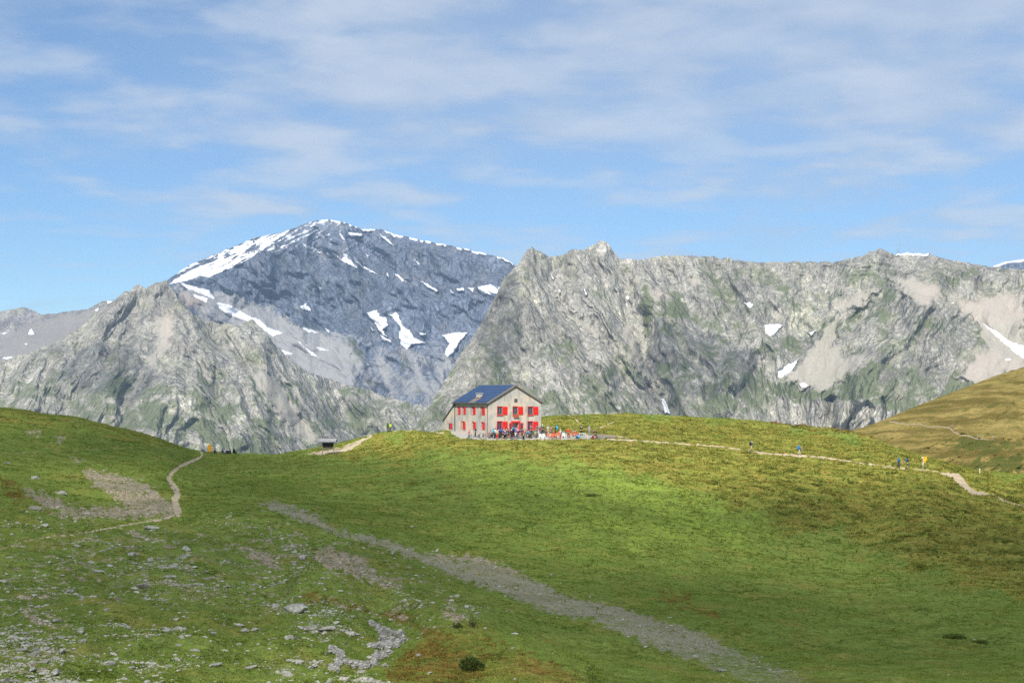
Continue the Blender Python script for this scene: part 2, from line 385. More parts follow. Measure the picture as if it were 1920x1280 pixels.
    massif('snowy_peak', crest, 860, [(150,8300),(330,8700),(600,9600),(800,9200),(1080,8600)], 4.2, 150, 1080, 1.5,
        [(130,230),(48,80),(18,26)],
        [('ridge', [(600,412),(570,440),(560,462),(500,478),(430,505),(380,525),(330,530)], 300, 90),
         ('ridge', [(480,480),(520,520),(560,570),(580,620)], 150, 45), ('ridge', [(620,440),(640,520),(690,600),(700,640)], 120, 55), ('ridge', [(720,435),(740,500),(790,580),(800,640)], 120, 55),
         ('ridge', [(850,560),(900,545),(960,530)], 120, 30), ('gully', [(600,470),(640,560),(670,600),(690,650)], 170, 45), ('gully', [(690,470),(730,550),(760,640)], 120, 40), ('gully', [(820,620),(880,600)], 120, 40),
         ('ridge', [(640,640),(655,690),(650,770)], 190, 60), ('ridge', [(775,642),(800,690),(760,790)], 230, 60), ('ridge', [(560,640),(600,690),(620,760)], 140, 45), ('gully', [(715,665),(720,730),(700,800)], 160, 45)],
        m_buet, 21, 1.2, c0=450, lean=.6, rough=1.3, snow_break=lambda px, row: 1-sstep(330, 400, px)*sstep(600, 570, px)*sstep(508, 490, row)*sstep(.12, .42, fbm((px+.4*row)/24, (row+.45*px)/5.5, 4, 97))*.95, snow=sp, crest_snow=crest_snow, extra=strata, veg=[Z2(p) for p in ([(240,940),(380,900),(420,960),(430,1060),(340,1100),(260,1040)], [(680,1000),(720,1000),(720,1110),(680,1100)], [(720,1200),(830,1220),(820,1270),(740,1260)], [(450,1160),(540,1180),(520,1220),(450,1200)])],
        scree=[Z1([(860,410),(1080,440),(1300,500),(1480,600),(1640,650),(1780,720),(1800,950),(1500,840),(1300,700),(1000,560)])], scree_soft=[[(540,640),(640,622),(700,645),(850,658),(920,860),(480,860)]],
        red=[Z1([(900,470),(1010,480),(1000,520),(920,510)])], tilt=-.45)

    # small snow-topped cliff at the far right
    massif('snow_capped_cliff', [(1780,560),(1840,512),(1865,498),(1885,491),(1920,486),(2000,478),(2200,470)], 640, [(1780,9000),(2200,9000)], 2.5, 1780, 2200, 2.2,
        [(60,80),(22,30)], [], m_buet, 25, .6, crest_snow=lambda px, row, b: sstep(5, 3, b-1.2*perlin(px/16, px*0, 4))*.9, veg=[])

    # left rocky peak with the slopes that run down to the saddle
    top = [(-400,720),(-100,700),(0,678),(50,663),(112,639),(150,616),(176,588),(210,566),(225,554),(259,534),(274,541),(292,530),(311,526),(328,550),(352,580),(380,603),(416,606),(450,611),(472,598),(491,616),(517,648),(545,676),(575,694),(600,706),(640,718),(690,732),(740,748),(790,760),(840,772),(900,790),(960,810)]
    def vlo(px, row, rel):
        h = sstep(560, 800, row)
        return .14 + .40*h + .34*fbm(px/70, row/50, 3, 71)*h
    pale = [(262,560),(330,560),(360,640),(330,720),(250,700)]
    massif('rocky_peak', top, 905, [(-400,5500),(260,5500),(330,5500),(500,5650),(640,6050),(800,6150),(960,6000)], 3.0, -400, 960, 1.35,
        [(110,140),(42,44),(17,16),(8,5.5)],
        [('ridge', [(262,534),(250,600),(220,680),(190,760),(170,830)], 93, 80), ('ridge', [(300,528),(340,600),(350,680),(330,760),(320,830)], 104, 85),
         ('ridge', [(472,597),(470,660),(440,740),(430,830)], 82, 75), ('ridge', [(560,695),(560,760),(600,840)], 60, 60), ('ridge', [(740,750),(720,800)], 60, 40),
         ('ridge', [(120,640),(90,700),(60,770)], 66, 70),
         ('ridge', [(330,560),(390,650),(430,740),(450,820)], 120, 26), ('ridge', [(440,612),(490,690),(540,770)], 105, 26), ('ridge', [(500,640),(550,720),(600,790),(640,840)], 120, 26), ('ridge', [(225,556),(180,640),(130,720)], 120, 30), ('ridge', [(285,700),(290,760),(270,830)], 105, 24), ('ridge', [(380,680),(370,760),(380,840)], 90, 24), ('ridge', [(60,670),(40,730)], 60, 30), ('ridge', [(690,660),(670,720),(680,790)], 90, 24),
         ('gully', [(300,560),(295,620),(300,660),(270,720),(240,770),(215,810)], 93, 40), ('gully', [(390,620),(400,700),(385,790)], 82, 45), ('gully', [(520,660),(525,740),(560,820)], 71, 45), ('gully', [(710,670),(715,740),(690,830)], 66, 45),
         ('gully', [(180,620),(160,690),(130,760)], 71, 40)],
        m_left, 31, 3.0, veg_lo=vlo, aniso=3.0, tilt=lambda p: .4-.95*sstep(230, 380, p),
        couloirs=[([(295,660),(270,715),(240,760),(205,800)],9), ([(430,620),(470,700),(520,780),(580,850)],7), ([(500,660),(560,740),(620,820)],7), ([(350,700),(400,780),(440,850)],5)],
        veg=[Z1(p) for p in ([(690,1000),(790,950),(845,1100),(830,1155),(720,1130)], [(860,1080),(1065,1075),(1085,1145),(1040,1205),(900,1120)], [(1050,1140),(1200,1170),(1400,1220),(1330,1290),(1100,1240)], [(560,870),(660,860),(640,960),(520,1000)], [(960,900),(1020,940),(1060,1060),(980,1040)])]
            ,
        scree=[Z1(p) for p in ([(795,560),(850,530),(872,640),(832,735),(765,825),(695,925),(560,1105),(540,1100),(620,1000),(700,850),(790,740),(782,640)], [(1300,800),(1400,900),(1560,1130),(1600,1180),(1520,1200),(1380,1040),(1260,880)])] + [Z2([(0,1000),(150,1060),(330,1180),(250,1160),(60,1080)])],
        red=[Z1(p) for p in ([(800,560),(850,530),(865,640),(840,700),(800,640)], [(905,700),(940,710),(930,760),(905,750)])])

    # big right-hand wall
    top = [(700,860),(780,800),(830,722),(860,667),(880,642),(905,602),(925,562),(945,522),(965,501),(975,491),(985,474),(997,462),(1005,469),(1020,476),(1035,482),(1055,478),(1075,468),(1095,469),(1110,460),(1128,451),(1140,457),(1150,472),(1160,484),(1185,487),(1210,486),(1240,480),(1300,480),(1360,484),(1400,491),(1450,492),(1500,491),(1560,492),(1590,487),(1625,477),(1648,466),(1656,467),(1665,473),(1680,477),(1700,475),(1740,476),(1765,484),(1800,491),(1860,501),(1920,506),(2100,520),(2300,530)]
    sn = [Z3(p) for p in ([(426,303),(447,319),(441,340),(430,332)], [(468,388),(487,405),(480,414)], [(620,390),(631,388),(644,426),(632,432)], [(878,430),(892,434),(884,457)], [(875,473),(887,479),(884,502)],
        [(1078,1043),(1107,1043),(1122,1080),(1144,1138),(1108,1136),(1093,1080)], [(1578,475),(1620,468),(1642,480),(1625,500),(1600,492)])]
    sn += [Z4(p) for p in ([(174,605),(240,596),(285,609),(245,646),(215,674),(176,656)], [(428,649),(487,638),(450,672)], [(250,880),(300,849),(378,808),(352,860),(320,897),(258,920)], [(381,958),(410,949),(434,975),(410,987),(384,972)],
        [(1278,447),(1313,480),(1300,475)], [(1480,593),(1560,643),(1640,703),(1740,735),(1740,812),(1680,777),(1640,737),(1560,672)], [(46,478),(80,470),(92,486),(70,496)], [(1615,808),(1640,806),(1650,814),(1620,816)])]
    vg = [Z3(p) for p in ([(975,400),(990,375),(1040,420),(1060,480),(1050,560),(1010,675),(975,660),(972,520)], [(1060,545),(1180,425),(1220,480),(1285,540),(1200,570)], [(1060,840),(1120,805),(1170,850),(1090,895)], [(1155,930),(1340,885),(1352,912),(1200,955),(1150,965)],
        [(1325,1110),(1400,990),(1480,1000),(1530,1060),(1595,1120)], [(1350,985),(1500,895),(1545,1000)], [(1050,640),(1150,590),(1200,610),(1120,660)], [(1400,640),(1500,700),(1470,740)])]
    vg += [Z4(p) for p in ([(165,950),(330,925),(400,985),(600,990),(625,1042),(480,1065),(200,1015)], [(505,640),(600,535),(640,560),(560,720),(505,775)], [(620,650),(700,520),(765,495),(690,640)], [(595,965),(830,800),(875,900),(790,1060),(615,1065)], [(815,1085),(960,900),(1010,1000),(1110,1110),(960,1130)], [(1260,940),(1340,950),(1330,985),(1270,975)], [(240,670),(380,690),(420,760),(300,740)], [(1300,900),(1500,960),(1400,1010),(1200,1040)])]
    scr = [Z4(p) for p in ([(400,800),(560,600),(625,545),(640,575),(590,720),(640,800),(840,790),(640,930),(560,990),(420,990),(280,930),(390,830)], [(1300,480),(1480,430),(1740,420),(1740,860),(1480,945),(1330,935),(1400,830),(1500,740),(1440,600)], [(900,310),(1100,320),(1200,360),(1235,440),(1130,490),(1050,460)], [(540,350),(710,350),(690,385),(570,385)], [(560,470),(860,380),(760,500),(640,540)])]
    scr += [Z3(p) for p in ([(850,640),(900,600),(960,700),(940,740),(1080,1040),(1060,1040),(900,800)], [(540,520),(620,560),(800,740),(900,800),(860,800),(700,680)], [(1030,400),(1080,390),(1125,440),(1060,460)], [(1240,320),(1330,330),(1320,390),(1260,390)], [(890,300),(960,290),(970,380),(920,360)])]
    rd = [Z4([(1240,440),(1480,430),(1728,420),(1728,560),(1520,620),(1420,560)]), Z4([(1330,830),(1480,760),(1728,840),(1480,945),(1330,935)]), Z4([(940,990),(1000,980),(1000,1060),(950,1060)]), Z3([(1030,400),(1080,390),(1125,440),(1060,460)]), Z4([(1050,340),(1200,360),(1230,440),(1130,490)])]
    def cliffs(px, row, wx, wy):      # steep band at the foot with dark clefts, and bedding in the upper rim
        band = sstep(738, 752, wy+4*perlin(px/20, px*0, 4))*sstep(1380, 1450, px)*sstep(1760, 1690, px)
        cl = sum(np.clip(1-np.abs(wx-c-.12*(wy-780))/w, 0, 1)*a for c, w, a in ((1470,9,60),(1560,13,110),(1592,6,70),(1628,8,70),(1535,5,40),(1655,7,60),(1510,4,30)))
        rim = sstep(60, 15, row-490)*sstep(1180, 1260, px)
        return band*(-1.8*np.clip(wy-745, 0, 80) - 1.3*cl) + rim*14*perlin((wy-.12*wx)/6, wx/90, 63)
    def vlo4(px, row, rel):
        h = sstep(560, 780, row)
        return .20 + .26*sstep(470,520,row)*sstep(1180,1300,px)*sstep(720,560,row)*.8 + .34*h + .32*fbm(px/60, row/45, 3, 72) - .3*sstep(742,752,row)*sstep(1430,1470,px)
    massif('rock_wall', top, 905, [(700,4300),(1000,4500),(1300,4700),(1650,4600),(2300,4200)], 2.1, 700, 2300, 1.35,
        [(120,120),(45,42),(18,15),(8,5)],
        [('ridge', [(997,462),(985,520),(960,580),(930,640),(890,720),(860,790)], 200, 75), ('ridge', [(1128,449),(1120,500),(1100,560),(1090,640),(1085,720),(1080,800)], 140, 80),
         ('ridge', [(1240,478),(1262,550),(1270,620),(1290,690),(1300,790)], 150, 80), ('ridge', [(1400,489),(1395,560),(1420,620),(1400,700)], 100, 70),
         ('ridge', [(1650,464),(1640,520),(1720,545),(1700,620),(1650,680),(1620,740)], 170, 90), ('ridge', [(1720,545),(1770,600),(1790,680),(1800,740)], 120, 70),
         ('ridge', [(1022,482),(1060,545),(1110,620),(1150,700)], 120, 26), ('ridge', [(1075,470),(1105,560),(1160,640),(1205,705)], 105, 24), ('ridge', [(955,560),(1000,640),(1030,740),(1040,800)], 120, 40), ('ridge', [(1310,490),(1320,560),(1355,640),(1375,710)], 105, 28), ('ridge', [(1490,500),(1462,560),(1480,610)], 105, 30), ('ridge', [(1790,495),(1830,560),(1885,610)], 120, 30), ('ridge', [(1724,576),(1690,625),(1640,672),(1600,730)], 120, 26), ('ridge', [(1690,550),(1640,600),(1610,640)], 90, 20), ('ridge', [(1200,490),(1225,580),(1240,660)], 105, 26), ('ridge', [(1130,700),(1160,760),(1180,820)], 90, 26), ('ridge', [(1420,640),(1380,690),(1350,760)], 105, 30), ('gully', [(1100,640),(1130,720),(1150,790)], 50, 20),
         ('gully', [(1020,488),(1045,540),(1070,590),(1130,650),(1180,710),(1245,770)], 130, 38), ('gully', [(1163,490),(1170,550),(1195,610),(1215,680),(1245,770)], 130, 38),
         ('gully', [(1330,500),(1350,570),(1370,640),(1400,720)], 90, 55), ('gully', [(1575,560),(1572,620),(1545,700)], 120, 80), ('gully', [(1850,560),(1900,640),(1930,690)], 110, 70), ('gully', [(1440,600),(1500,620)], 120, 40)],
        m_right, 41, 2.6, rough=.82, snow=sn, veg=vg, scree=scr, red=rd, veg_lo=vlo4, extra=cliffs, aniso=3.0, tilt=lambda p: -.55+1.0*sstep(1330, 1640, p),
        couloirs=[([(1045,540),(1070,590),(1130,650),(1180,710),(1240,765)],7), ([(1178,565),(1195,610),(1215,680),(1240,765)],7), ([(1095,560),(1140,610),(1190,690)],5), ([(1330,560),(1360,640)],5), ([(1585,590),(1565,650),(1530,700)],5), ([(1730,560),(1690,600),(1640,650)],5)],
        crest_snow=lambda px, row, b: ((px > 1680) & (px < 1742))*sstep(5, 3, b))
build_mountains()

# ------------------------------------------------------------------ ground: heights from (column, distance)
# per column: (photo row, distance) of points on the slope, nearest first; the last one is the crest
COLS = {
 -700: [(1290,60),(1100,90),(980,125),(900,170),(830,215),(735,265)],
 -250: [(1285,61),(1130,87),(990,125),(925,155),(860,190),(800,225),(742,268)],
 0:   [(1280,62),(1150,85),(1000,125),(950,145),(880,185),(820,225),(762,270)],
 150: [(1280,62),(1150,86),(1010,126),(955,150),(905,180),(850,218),(785,272)],
 300: [(1280,63),(1150,88),(1050,113),(958,152),(890,195),(850,236),(820,280)],
 380: [(1280,64),(1150,90),(1050,116),(955,158),(900,203),(868,250),(848,290)],
 480: [(1280,66),(1150,93),(1050,121),(950,165),(900,208),(870,252),(852,292)],
 600: [(1280,68),(1200,81),(1110,100),(1050,124),(950,172),(900,211),(852,255),(838,283)],
 730: [(1280,70),(1165,94),(1100,114),(1020,144),(950,178),(880,220),(840,250),(809,272)],
 850: [(1280,69),(1190,87),(1130,112),(1060,137),(1000,161),(920,196),(860,222),(825,240),(806,260)],
 1000:[(1280,72),(1258,78),(1200,101),(1100,129),(1000,164),(920,194),(850,225),(824,239),(804,262),(779,300)],
 1150:[(1280,86),(1200,105),(1100,135),(1000,166),(950,184),(850,224),(823,240),(800,268),(774,305)],
 1300:[(1280,90),(1200,110),(1100,140),(1000,171),(950,188),(870,220),(836,243),(808,272),(782,305)],
 1450:[(1280,92),(1200,113),(1100,144),(1000,175),(950,193),(880,221),(846,243),(816,272),(792,300)],
 1600:[(1280,94),(1200,116),(1100,148),(1000,180),(930,206),(890,224),(861,240),(833,268),(809,292)],
 1750:[(1280,95),(1200,118),(1100,149),(1000,180),(930,206),(900,222),(881,236),(861,262)],
 1920:[(1280,95),(1200,118),(1100,150),(1000,185),(940,218),(915,240),(890,275)],
 2300:[(1280,95),(1200,118),(1100,150),(1000,188),(945,222),(920,245),(900,280)],
}
SG = np.concatenate([np.linspace(.02, .2, 6), np.linspace(.22, 1.0, 79), np.linspace(1.02, 1.6, 30)])
def _profiles():
    ks = sorted(COLS); zs = []; dc = []
    for k in ks:
        p = COLS[k]; d = np.array([0, 30]+[a[1] for a in p]); z = np.array([-1.75, -7.2]+[-(a[0]-HR)/F*a[1] for a in p])
        D = SG*d[-1]; zz = pchip(d, z, np.minimum(D, d[-1]))
        over = np.maximum(D-d[-1], 0); fall = .95 if k < 1650 else .30
        zz = zz - over*fall*sstep(0, 22, over) - .02*over
        zs.append(zz); dc.append(d[-1])
    return np.array(ks, float), np.array(dc, float), np.array(zs)
KS, DCK, ZS = _profiles()
_PXG = np.arange(-700, 2301, 10.0)
_DCG = pchip(KS, DCK, _PXG); _ZG = pchip(KS, ZS, _PXG)
# smooth a little across columns
for _ in range(3):
    _ZG[1:-1] = .25*_ZG[:-2]+.5*_ZG[1:-1]+.25*_ZG[2:]; _DCG[1:-1] = .25*_DCG[:-2]+.5*_DCG[1:-1]+.25*_DCG[2:]
def base_z(px, D):
    px = np.clip(px, -700, 2299.9); f = (px+700)/10; i = f.astype(int); f = f-i
    dc = _DCG[i]*(1-f)+_DCG[i+1]*f
    s = np.clip(D/dc, SG[0], SG[-1]-1e-6)
    j = np.clip(np.searchsorted(SG, s)-1, 0, len(SG)-2); g = (s-SG[j])/(SG[j+1]-SG[j])
    z = (_ZG[i, j]*(1-f)+_ZG[i+1, j]*f)*(1-g) + (_ZG[i, j+1]*(1-f)+_ZG[i+1, j+1]*f)*g
    return np.where(D < 5.5, -1.75-(D-0)*.25, z)
YARD = [(846,812),(862,821),(915,824.2),(1000,824.4),(1060,823.8),(1145,821.5),(1140,815),(1030,812),(1015,806),(845,806)]   # trodden ground round the refuge
def masks_at(px, row):
    """soft cover masks of the ground, by where they lie"""
    m = {}
    tr_up = Z6([(10,66),(60,58),(110,55),(330,122),(450,215),(650,248),(860,308),(1050,378),(1250,398),(1500,468),(1700,556),(1860,625)]) + Z7([(0,602),(150,650),(350,716),(500,758),(650,830),(800,890),(950,960),(1040,1010)])
    tr_lo = Z7([(760,1010),(640,960),(500,905),(300,835),(150,765),(0,700)]) + Z6([(1700,700),(1500,625),(1300,560),(1100,475),(900,395),(700,318),(450,252),(250,175),(10,82)])
    m['track'] = region(px, row, [tr_up+tr_lo], 9, 7, 16, 101)*(.95-.35*sstep(1180, 1280, row))
    left = [(378,846),(379,852),(375,857),(355,866),(335,875),(322,886),(315,896),(322,905),(330,915),(333,926),(327,938),(330,950),(334,960)]
    thin = [(334,960),(318,967),(304,972),(270,978),(234,983),(205,989),(176,994),(140,1000),(110,1003),(70,1007),(45,1013),(28,1018),(12,1024),(-20,1034)]
    wl = 1.5*fbm(px/12, row/6, 3, 111)
    m['path'] = np.maximum(sstep(1.0, -1.0, line_dist(px, row*1.0, left)-(2.0+5.0*sstep(850, 950, row))-wl), (.58+.35*sstep(120, 300, px)+.3*fbm(px/20, row/8, 2, 117))*sstep(1, -.8, line_dist(px, row, thin)-1.7-.8*wl))
    right = [ZR(p) for p in ([(785,975),(935,982),(985,1035),(1040,1105),(1110,1145),(1210,1165),(1210,1180),(1060,1170),(980,1110),(925,1070),(880,1025)],)]
    m['path'] = np.maximum(m['path'], region(px, row, right, 2.2, 1.2, 5, 112))
    rl = [ZR([(1120,1140),(1250,1175),(1350,1225),(1450,1255),(1530,1275)]), ]
    m['path'] = np.maximum(m['path'], .8*sstep(1, -.8, line_dist(px, row, rl[0])-1.6-wl))
    hik = [(1140,823),(1200,826),(1300,833),(1360,838),(1405,846),(1440,850),(1500,854),(1540,857),(1590,864),(1640,871),(1685,877),(1740,881),(1772,888)]
    m['path'] = np.maximum(m['path'], (.72+.3*fbm(px/30, row/9, 2, 113)+.4*sstep(1400,1425,px)*sstep(1560,1530,px))*sstep(1, -1, line_dist(px, row, hik)-1.5-wl))
    wp = [[(1062,776),(1080,786),(1090,797),(1100,806)], [(1160,786),(1130,800),(1112,808)], [(960,828),(966,842),(972,860)], [(832,812),(812,810),(790,806),(735,806)], [(1140,815),(1180,821)], [(530,856),(560,880),(600,915)], [(-10,849),(60,848),(180,842),(260,838)], [(700,812),(672,826),(640,839),(612,845)]]
    for k, p in enumerate(wp):
        m['path'] = np.maximum(m['path'], (.75 if k not in (2, 5, 6) else .42)*sstep(1, -1, line_dist(px, row, p)-1.0-wl))
    m['path'] = np.maximum(m['path'], region(px, row, [[(572,851),(602,845),(640,842),(668,829),(698,814),(704,814),(684,826),(660,841),(638,848),(600,853)]], 1.2, 2, 8, 114)*.95)
    m['yard'] = region(px, row, [YARD], 1.2, 1.2, 7, 115)
    hollow = [ZL(p) for p in ([(548,488),(640,505),(690,545),(600,555)], [(640,620),(700,570),(800,605),(1000,640),(1200,700),(1215,740),(1280,790),(1390,860),(1430,940),(1370,975),(1200,990),(1000,1000),(870,1002),(600,1002),(500,965),(440,930),(620,890),(850,890),(980,880),(830,780),(700,700)], [(170,740),(300,770),(420,800),(540,870),(620,900),(520,975),(400,930),(290,850),(200,790)], [(900,1075),(1050,1080),(1230,1130),(1380,1190),(1360,1225),(1200,1170),(1000,1110)], [(200,290),(320,280),(330,330),(230,330)], [(430,330),(520,330),(500,380),(430,385)])]
    hollow += [Z6(p) for p in ([(300,335),(420,305),(600,380),(680,440),(760,520),(820,500),(840,560),(700,540),(520,470),(380,420)], [(860,400),(1180,400),(1480,480),(1500,450),(1250,360),(1000,350)], [(1060,640),(1200,690),(1160,740),(1040,715)])]
    hollow += [Z(3.4286, 0, 1000)(p) for p in ([(130,470),(260,530),(360,590),(300,600),(180,560)], [(1350,30),(1700,110),(1860,260),(1760,240),(1560,120)])]
    m['gravel'] = region(px, row, hollow, 7, 8, 13, 102)
    stony = region(px, row, [[(-300,985),(120,985),(320,1000),(480,960),(640,1020),(820,1100),(900,1160),(760,1200),(560,1120),(420,1150),(150,1140),(140,1300),(-300,1300)], [(560,1000),(680,1010),(860,1090),(900,1150),(780,1150),(640,1090)], [(30,930),(330,960),(330,985),(60,975)]], 22, 18, 30, 108)
    m['gravel'] = np.maximum(m['gravel'], stony*np.clip(.40+.55*fbm(px/26, row/9, 4, 109), 0, .75))
    rust = [Z6(p) for p in ([(330,600),(520,590),(650,620),(850,690),(1020,760),(1000,775),(820,710),(640,690),(420,640)], [(1280,800),(1420,850),(1560,910),(1720,990),(1850,1085),(1790,1085),(1640,1020),(1480,930),(1280,840)], [(740,990),(860,880),(1000,810),(1260,810),(1200,900),(1300,960),(1240,1090),(700,1090)])]
    rust += [ZL([(0,640),(150,700),(300,830),(480,960),(400,980),(200,900),(0,800)]), Z7([(260,560),(420,600),(640,700),(600,720),(380,650)])]
    m['rust'] = region(px, row, rust, 10, 12, 18, 103)*.9
    dry = [[(560,850),(640,838),(740,808),(850,806),(1010,790),(1060,776),(1300,778),(1450,790),(1640,822),(1790,868),(1960,900),(2300,915),(2300,1180),(1960,1120),(1800,1090),(1640,1020),(1480,980),(1300,930),(1180,890),(1000,860),(860,850),(700,862)]]
    m['dry'] = region(px, row, dry, 26, 26, 60, 104)
    m['sunlit_lime'] = region(px, row, [[(840,875),(1020,868),(1150,880),(1350,930),(1470,1000),(1300,1030),(1100,1000),(900,950)]], 30, 25, 50, 110)  # lime grass below the refuge, with the sunlit patch painted into its colour
    m['dry'] *= 1-.5*m['sunlit_lime']
    bankl = [(575,1117),(640,1126),(720,1146),(800,1182),(880,1206),(950,1236),(1020,1258),(1100,1300)]
    m['rust'] = np.maximum(m['rust'], .95*sstep(15, 3, line_dist(px, row, bankl)+7*fbm(px/22, row/9, 3, 118)))
    m['rust'] = np.maximum(m['rust'], .8*region(px, row, [[(1430,786),(1520,792),(1650,812),(1640,822),(1560,812),(1460,800)]], 4, 5, 12, 106))
    m['dry'] = np.maximum(m['dry'], .6*region(px, row, [Z6([(720,1090),(780,940),(980,790),(1280,800),(1700,990),(1850,1100)])], 12, 12, 25, 107))
    m['dry'] = np.maximum(m['dry'], .55*region(px, row, [[(-50,740),(150,780),(300,818),(385,846),(300,840),(150,805),(-50,790)]], 7, 5, 20, 105))
    return m
def ground_detail(px, D, X, Y):
    row = HR - base_z(px, D)/np.maximum(D, 1)*F
    flat = region(px, row, [[(830,800),(850,826),(930,828),(1150,826),(1150,812),(1040,806),(1025,795)]], 5, 0, 9, 1)*(D > 225)*(D < 262)
    lum = .50*fbm(X/26, Y/26, 3, 120) + .19*fbm(X/5, Y/5, 4, 121, .55)
    hum = sstep(900, 1050, px+.9*(row-900))*sstep(700, 1500, px)*sstep(1130, 950, row)
    bil = np.abs(perlin(X/2.6, Y/2.6, 122))+.5*np.abs(perlin(X/1.2, Y/1.2, 123))
    lum = lum + (.09+.22*hum)*(bil-.4)
    rough = sstep(900, 560, px)*sstep(930, 1010, row)
    lum = lum + rough*(.55*fbm(X/9, Y/9, 3, 124)+.15*fbm(X/1.5, Y/1.5, 3, 125))
    k = D < 175
    if k.any():
        bank = np.zeros(px.shape); r_ = row[k]
        bank[k] = 1.5*np.exp(-(line_dist(px[k], r_, [(560,1122),(640,1128),(720,1146),(800,1182),(880,1206),(950,1236),(1020,1258),(1100,1300)])/(20+.0*r_))**2)*(D[k] < 125)
        bank[k] -= 1.3*np.exp(-(((px[k]-205)/135)**2+((r_-938)/40)**2)) - .5*np.exp(-(((px[k]-60)/60)**2+((r_-925)/26)**2))
        lum = lum + bank
    return lum*(1-.97*flat)*sstep(2, 30, np.abs(D)+0*X)
def ground_z(px, D):
    px = np.asarray(px, float); D = np.asarray(D, float)
    X = (px-CX)/F*np.maximum(D, 30.0)
    return base_z(px, D) + ground_detail(px, D, X, D)
def at(px, row, dmin=58, dmax=330):
    """the first point of the ground seen at a photo pixel"""
    D = np.linspace(dmin, dmax, 2800); z = ground_z(np.full(D.shape, float(px)), D)
    r = HR - z/D*F
    k = np.argmax(r <= row) if (r <= row).any() else len(D)-1
    return Vector(((px-CX)/F*D[k], D[k], z[k]))
def gz(x, y):
    return float(ground_z(np.array([x/max(y, 30.)*F+CX]), np.array([y]))[0])

def ground_material():
    t = NT('alpine_turf'); v = t.coord(); vl = t.coord(scale=(.55, 1, 1))
    big = t.noise(v, .035, 4, .55); mid = t.noise(v, .22, 5, .6, .4); fine = t.noise(v, 1.7, 6, .7); tiny = t.noise(v, 8.0, 3, .65)
    patch = t.noise(vl, .55, 5, .6, .6)
    green = t.mix(t.rng(big, .35, .65), (.165,.220,.046), (.215,.275,.060))
    green = t.mix(t.rng(mid, .46, .68), green, (.245,.240,.058))
    green = t.mix(t.math('MULTIPLY', t.rng(patch, .52, .66), .65), green, (.105,.155,.024))
    dry = t.mix(t.rng(patch, .34, .66), (.135,.165,.028), (.36,.31,.072))
    dry = t.mix(t.math('MULTIPLY', t.rng(mid, .50, .64), .55), dry, (.29,.19,.05))
    dm = t.rng(t.math('ADD', t.attr('dry'), t.math('MULTIPLY', t.math('SUBTRACT', mid, .5), 1.1)), .22, .82)
    green = t.mix(t.math('MULTIPLY', t.attr('sunlit_lime'), t.rng(mid, .3, .6)), green, (.255,.335,.058))  # lime turf, brightened in colour to deepen the sunlit patch
    col = t.mix(t.math('MULTIPLY', dm, .75), green, dry)
    rm = t.rng(t.math('ADD', t.attr('rust'), t.math('MULTIPLY', t.math('SUBTRACT', patch, .5), 2.6)), .55, 1.15)
    rust = t.mix(t.rng(fine, .35, .62), (.120,.120,.026), (.24,.13,.036))
    col = t.mix(t.math('MULTIPLY', rm, .75), col, rust)
    col = t.mul(col, t.gray(t.rng(fine, .28, .72, .68, 1.32, False)))
    col = t.mul(col, t.gray(t.rng(tiny, .25, .75, .70, 1.28, False)))
    # stony ground
    st = t.voro(v, 9.0, 'F1', 'Color'); stg = t.N.new('ShaderNodeSeparateColor'); t.L.new(st, stg.inputs[0])
    gcol = t.mix(t.rng(stg.outputs[0], .1, .9, smooth=False), (.23,.17,.115), (.54,.445,.335))
    gcol = t.mul(gcol, t.gray(t.rng(fine, .3, .7, .7, 1.25, False)))
    gm = t.rng(t.math('ADD', t.attr('gravel'), t.math('MULTIPLY', t.math('SUBTRACT', t.math('ADD', t.math('MULTIPLY', fine, .6), t.math('MULTIPLY', patch, .4)), .5), 3.6)), .55, .95)
    col = t.mix(t.math('MULTIPLY', gm, .85), col, gcol)
    tk = t.rng(t.math('ADD', t.attr('track'), t.math('MULTIPLY', t.math('SUBTRACT', t.math('ADD', t.math('MULTIPLY', fine, .6), t.math('MULTIPLY', mid, .4)), .5), 2.8)), .30, .98)
    tcol = t.mix(t.rng(stg.outputs[1], .1, .9, smooth=False), (.25,.22,.155), (.43,.385,.285))
    tcol = t.mix(t.math('MULTIPLY', t.rng(mid, .45, .65), .35), tcol, (.17,.17,.07))
    col = t.mix(t.math('MULTIPLY', tk, .9), col, tcol)
    pm = t.rng(t.math('ADD', t.attr('path'), t.math('MULTIPLY', t.math('SUBTRACT', fine, .5), .7)), .35, .6)
    pcol = t.mul(t.mix(t.rng(mid, .3, .7), (.46,.36,.24), (.58,.48,.34)), t.gray(t.rng(tiny, .25, .75, .8, 1.2, False)))
    col = t.mix(pm, col, pcol)
    ym = t.rng(t.math('ADD', t.attr('yard'), t.math('MULTIPLY', t.math('SUBTRACT', fine, .5), .8)), .4, .6)
    col = t.mix(ym, col, t.mul(t.mix(t.rng(mid, .3, .7), (.40,.38,.33), (.46,.43,.37)), t.gray(t.rng(tiny, .25, .75, .85, 1.15, False))))
    h = t.math('ADD', t.math('MULTIPLY', fine, .9), t.math('MULTIPLY', tiny, .45))
    return t.done(col, t.bump(h, .30, .9), .95)

